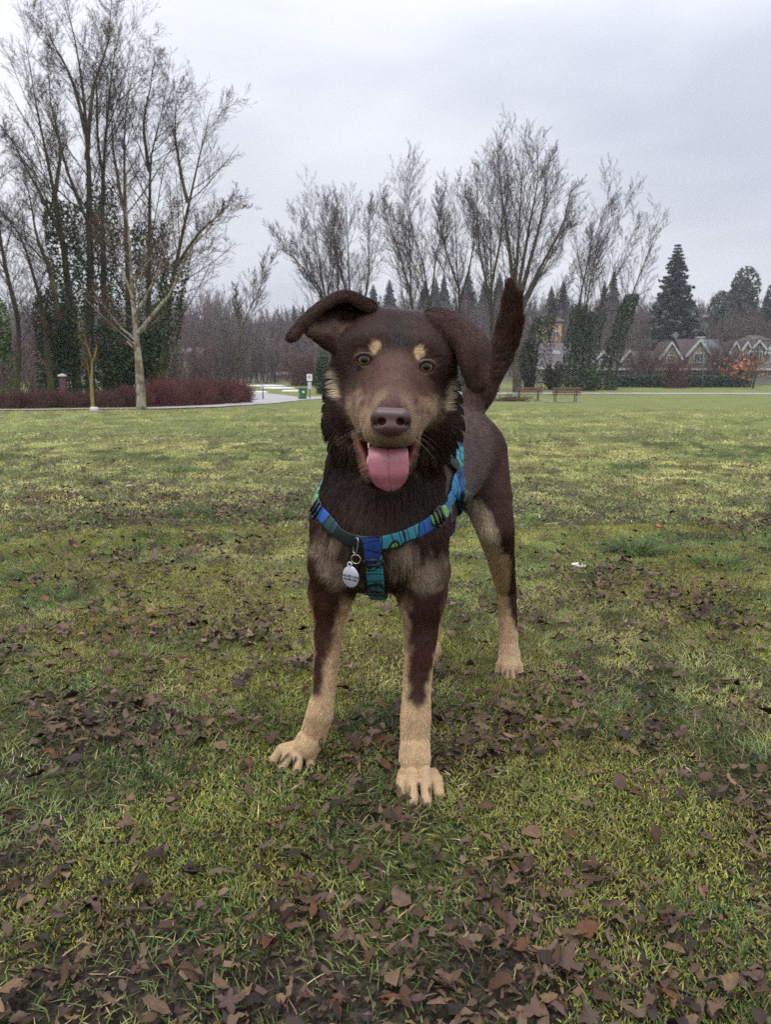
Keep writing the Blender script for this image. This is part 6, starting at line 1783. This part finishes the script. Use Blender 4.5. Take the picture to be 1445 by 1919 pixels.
# wander of the coat direction
j = norm(rng.normal(size=(NS, 3)))
wv = np.stack([noise(root, 55, 11 + k) - 0.5 for k in range(3)], 1)
rf = norm(rf + wv * (0.25 + 0.6 * shag)[:, None] + j * (0.06 + 0.08 * shag)[:, None])
rf = norm(rf - rn * np.sum(rf * rn, -1, keepdims=True))
L = rl * (0.75 + 0.5 * rng.random(NS))
K = 5
s = np.linspace(0, 1, K)[None, :, None]
lift = (0.34 + 0.26 * shag + 0.14 * reg['ruff'] - 0.12 * reg['trunk'] + 0.12 * rng.random(NS))[:, None, None]
d0 = rf[:, None, :] * np.sqrt(1 - np.clip(lift, 0, .95) ** 2) + rn[:, None, :] * lift
pts = root[:, None, :] - rn[:, None, :] * 0.0002 + L[:, None, None] * (d0 * s - rn[:, None, :] * (lift * 0.45) * s ** 2)
pts[:, :, 2] -= (shag * L * 0.25)[:, None] * s[0, :, 0] ** 2
# wet locks: tips of neighbouring strands draw together
def clump(cell, amount, seed):
    c = np.floor(root / cell + 0.35 * np.stack([noise(root, 0.6 / cell, seed + k) for k in range(3)], 1)).astype(np.int64)
    key = (c[:, 0] * 73856093) ^ (c[:, 1] * 19349663) ^ (c[:, 2] * 83492791)
    _, inv = np.unique(key, return_inverse=True)
    n = np.bincount(inv)
    for k in range(1, K):
        f = (k / (K - 1)) ** 1.3
        for ax in range(3):
            cen = np.bincount(inv, pts[:, k, ax]) / n
            pts[:, k, ax] += (cen[inv] - pts[:, k, ax]) * amount * f
clump(0.0045, 0.22 + 0.4 * shag, 21)
clump(0.011, np.clip(0.75 * shag + 0.1, 0, 0.8), 31)
clump(0.017, np.clip(0.9 * reg['ruff'], 0, 0.75), 41)
rad = 0.00019 * np.array([1.0, 1.0, 0.85, 0.6, 0.15])[None, :] * (0.8 + 0.5 * rng.random(NS))[:, None]
rad *= (1 - 0.35 * np.clip(reg['muzzle'] + reg['head'] * 0.6 + reg['paw'], 0, 1))[:, None]
# uneven shine of the locks is painted into strand tone; the streaks run with the coat
_leg = np.clip(reg['foreleg'] + reg['hindleg'] + reg['tail'], 0, 1); _hd = np.clip(reg['head'] + reg['muzzle'] + reg['jaw'], 0, 1)
_ax = norm(P(862, 850, 1.585) - P(712, 985, 1.25))
_q = root * np.where(_leg > 0.5, 1, 1)[:, None]
_q = np.where((_leg > 0.5)[:, None], root * np.array([1, 1, 0.25]), np.where((reg['trunk'] > 0.5)[:, None], root - 0.75 * (root @ _ax)[:, None] * _ax, root))
_cell = np.floor(_q / 0.0040 + 0.35 * np.stack([noise(_q, 0.6 / 0.0040, 21 + k) for k in range(3)], 1)).astype(np.int64)
_ck = _hash(_cell[:, 0], _cell[:, 1], _cell[:, 2], 77)
_amp = 0.17 + 0.60 * shag - 0.06 * _hd
tone = (0.88 + 0.24 * rng.random(NS)) * (1 - _amp * 0.5 + _amp * _ck ** 1.2) * (0.80 + 0.4 * noise(_q, 60, 51, 2))
cc = rc * tone[:, None]
_l = cc.max(1, keepdims=True)
cc = cc * np.clip(0.80 + 0.9 * (_l - 0.05), 0.76, 1.04) * np.where(_l > 0.12, 1.0, np.array([[0.99, 0.98, 0.97]]))
qf = Nodes('dog_fur')
_a = qf.n('ShaderNodeAttribute', attribute_name='col')
qf.set(color=_a.outputs['Color'], rough=0.42, spec=0.34)
fur = curves_obj('fur', pts, rad, cc, qf.m, dog)
# ------------------------------------------------------------------ damp air
hz_m = bpy.data.materials.new('damp_air'); hz_m.use_nodes = True
_t = hz_m.node_tree
for n in list(_t.nodes):
    if n.type != 'OUTPUT_MATERIAL':
        _t.nodes.remove(n)
_v = _t.nodes.new('ShaderNodeVolumePrincipled')
_v.inputs['Color'].default_value = (0.86, 0.89, 0.95, 1)
_v.inputs['Density'].default_value = 0.0005
_t.links.new(_v.outputs[0], _t.nodes['Material Output'].inputs['Volume'])
hz = Buf().box((0, 210, 24.0), (1500, 492, 53)).build('haze', hz_m)
kind(hz, 'stuff', 'thin damp haze over the park')
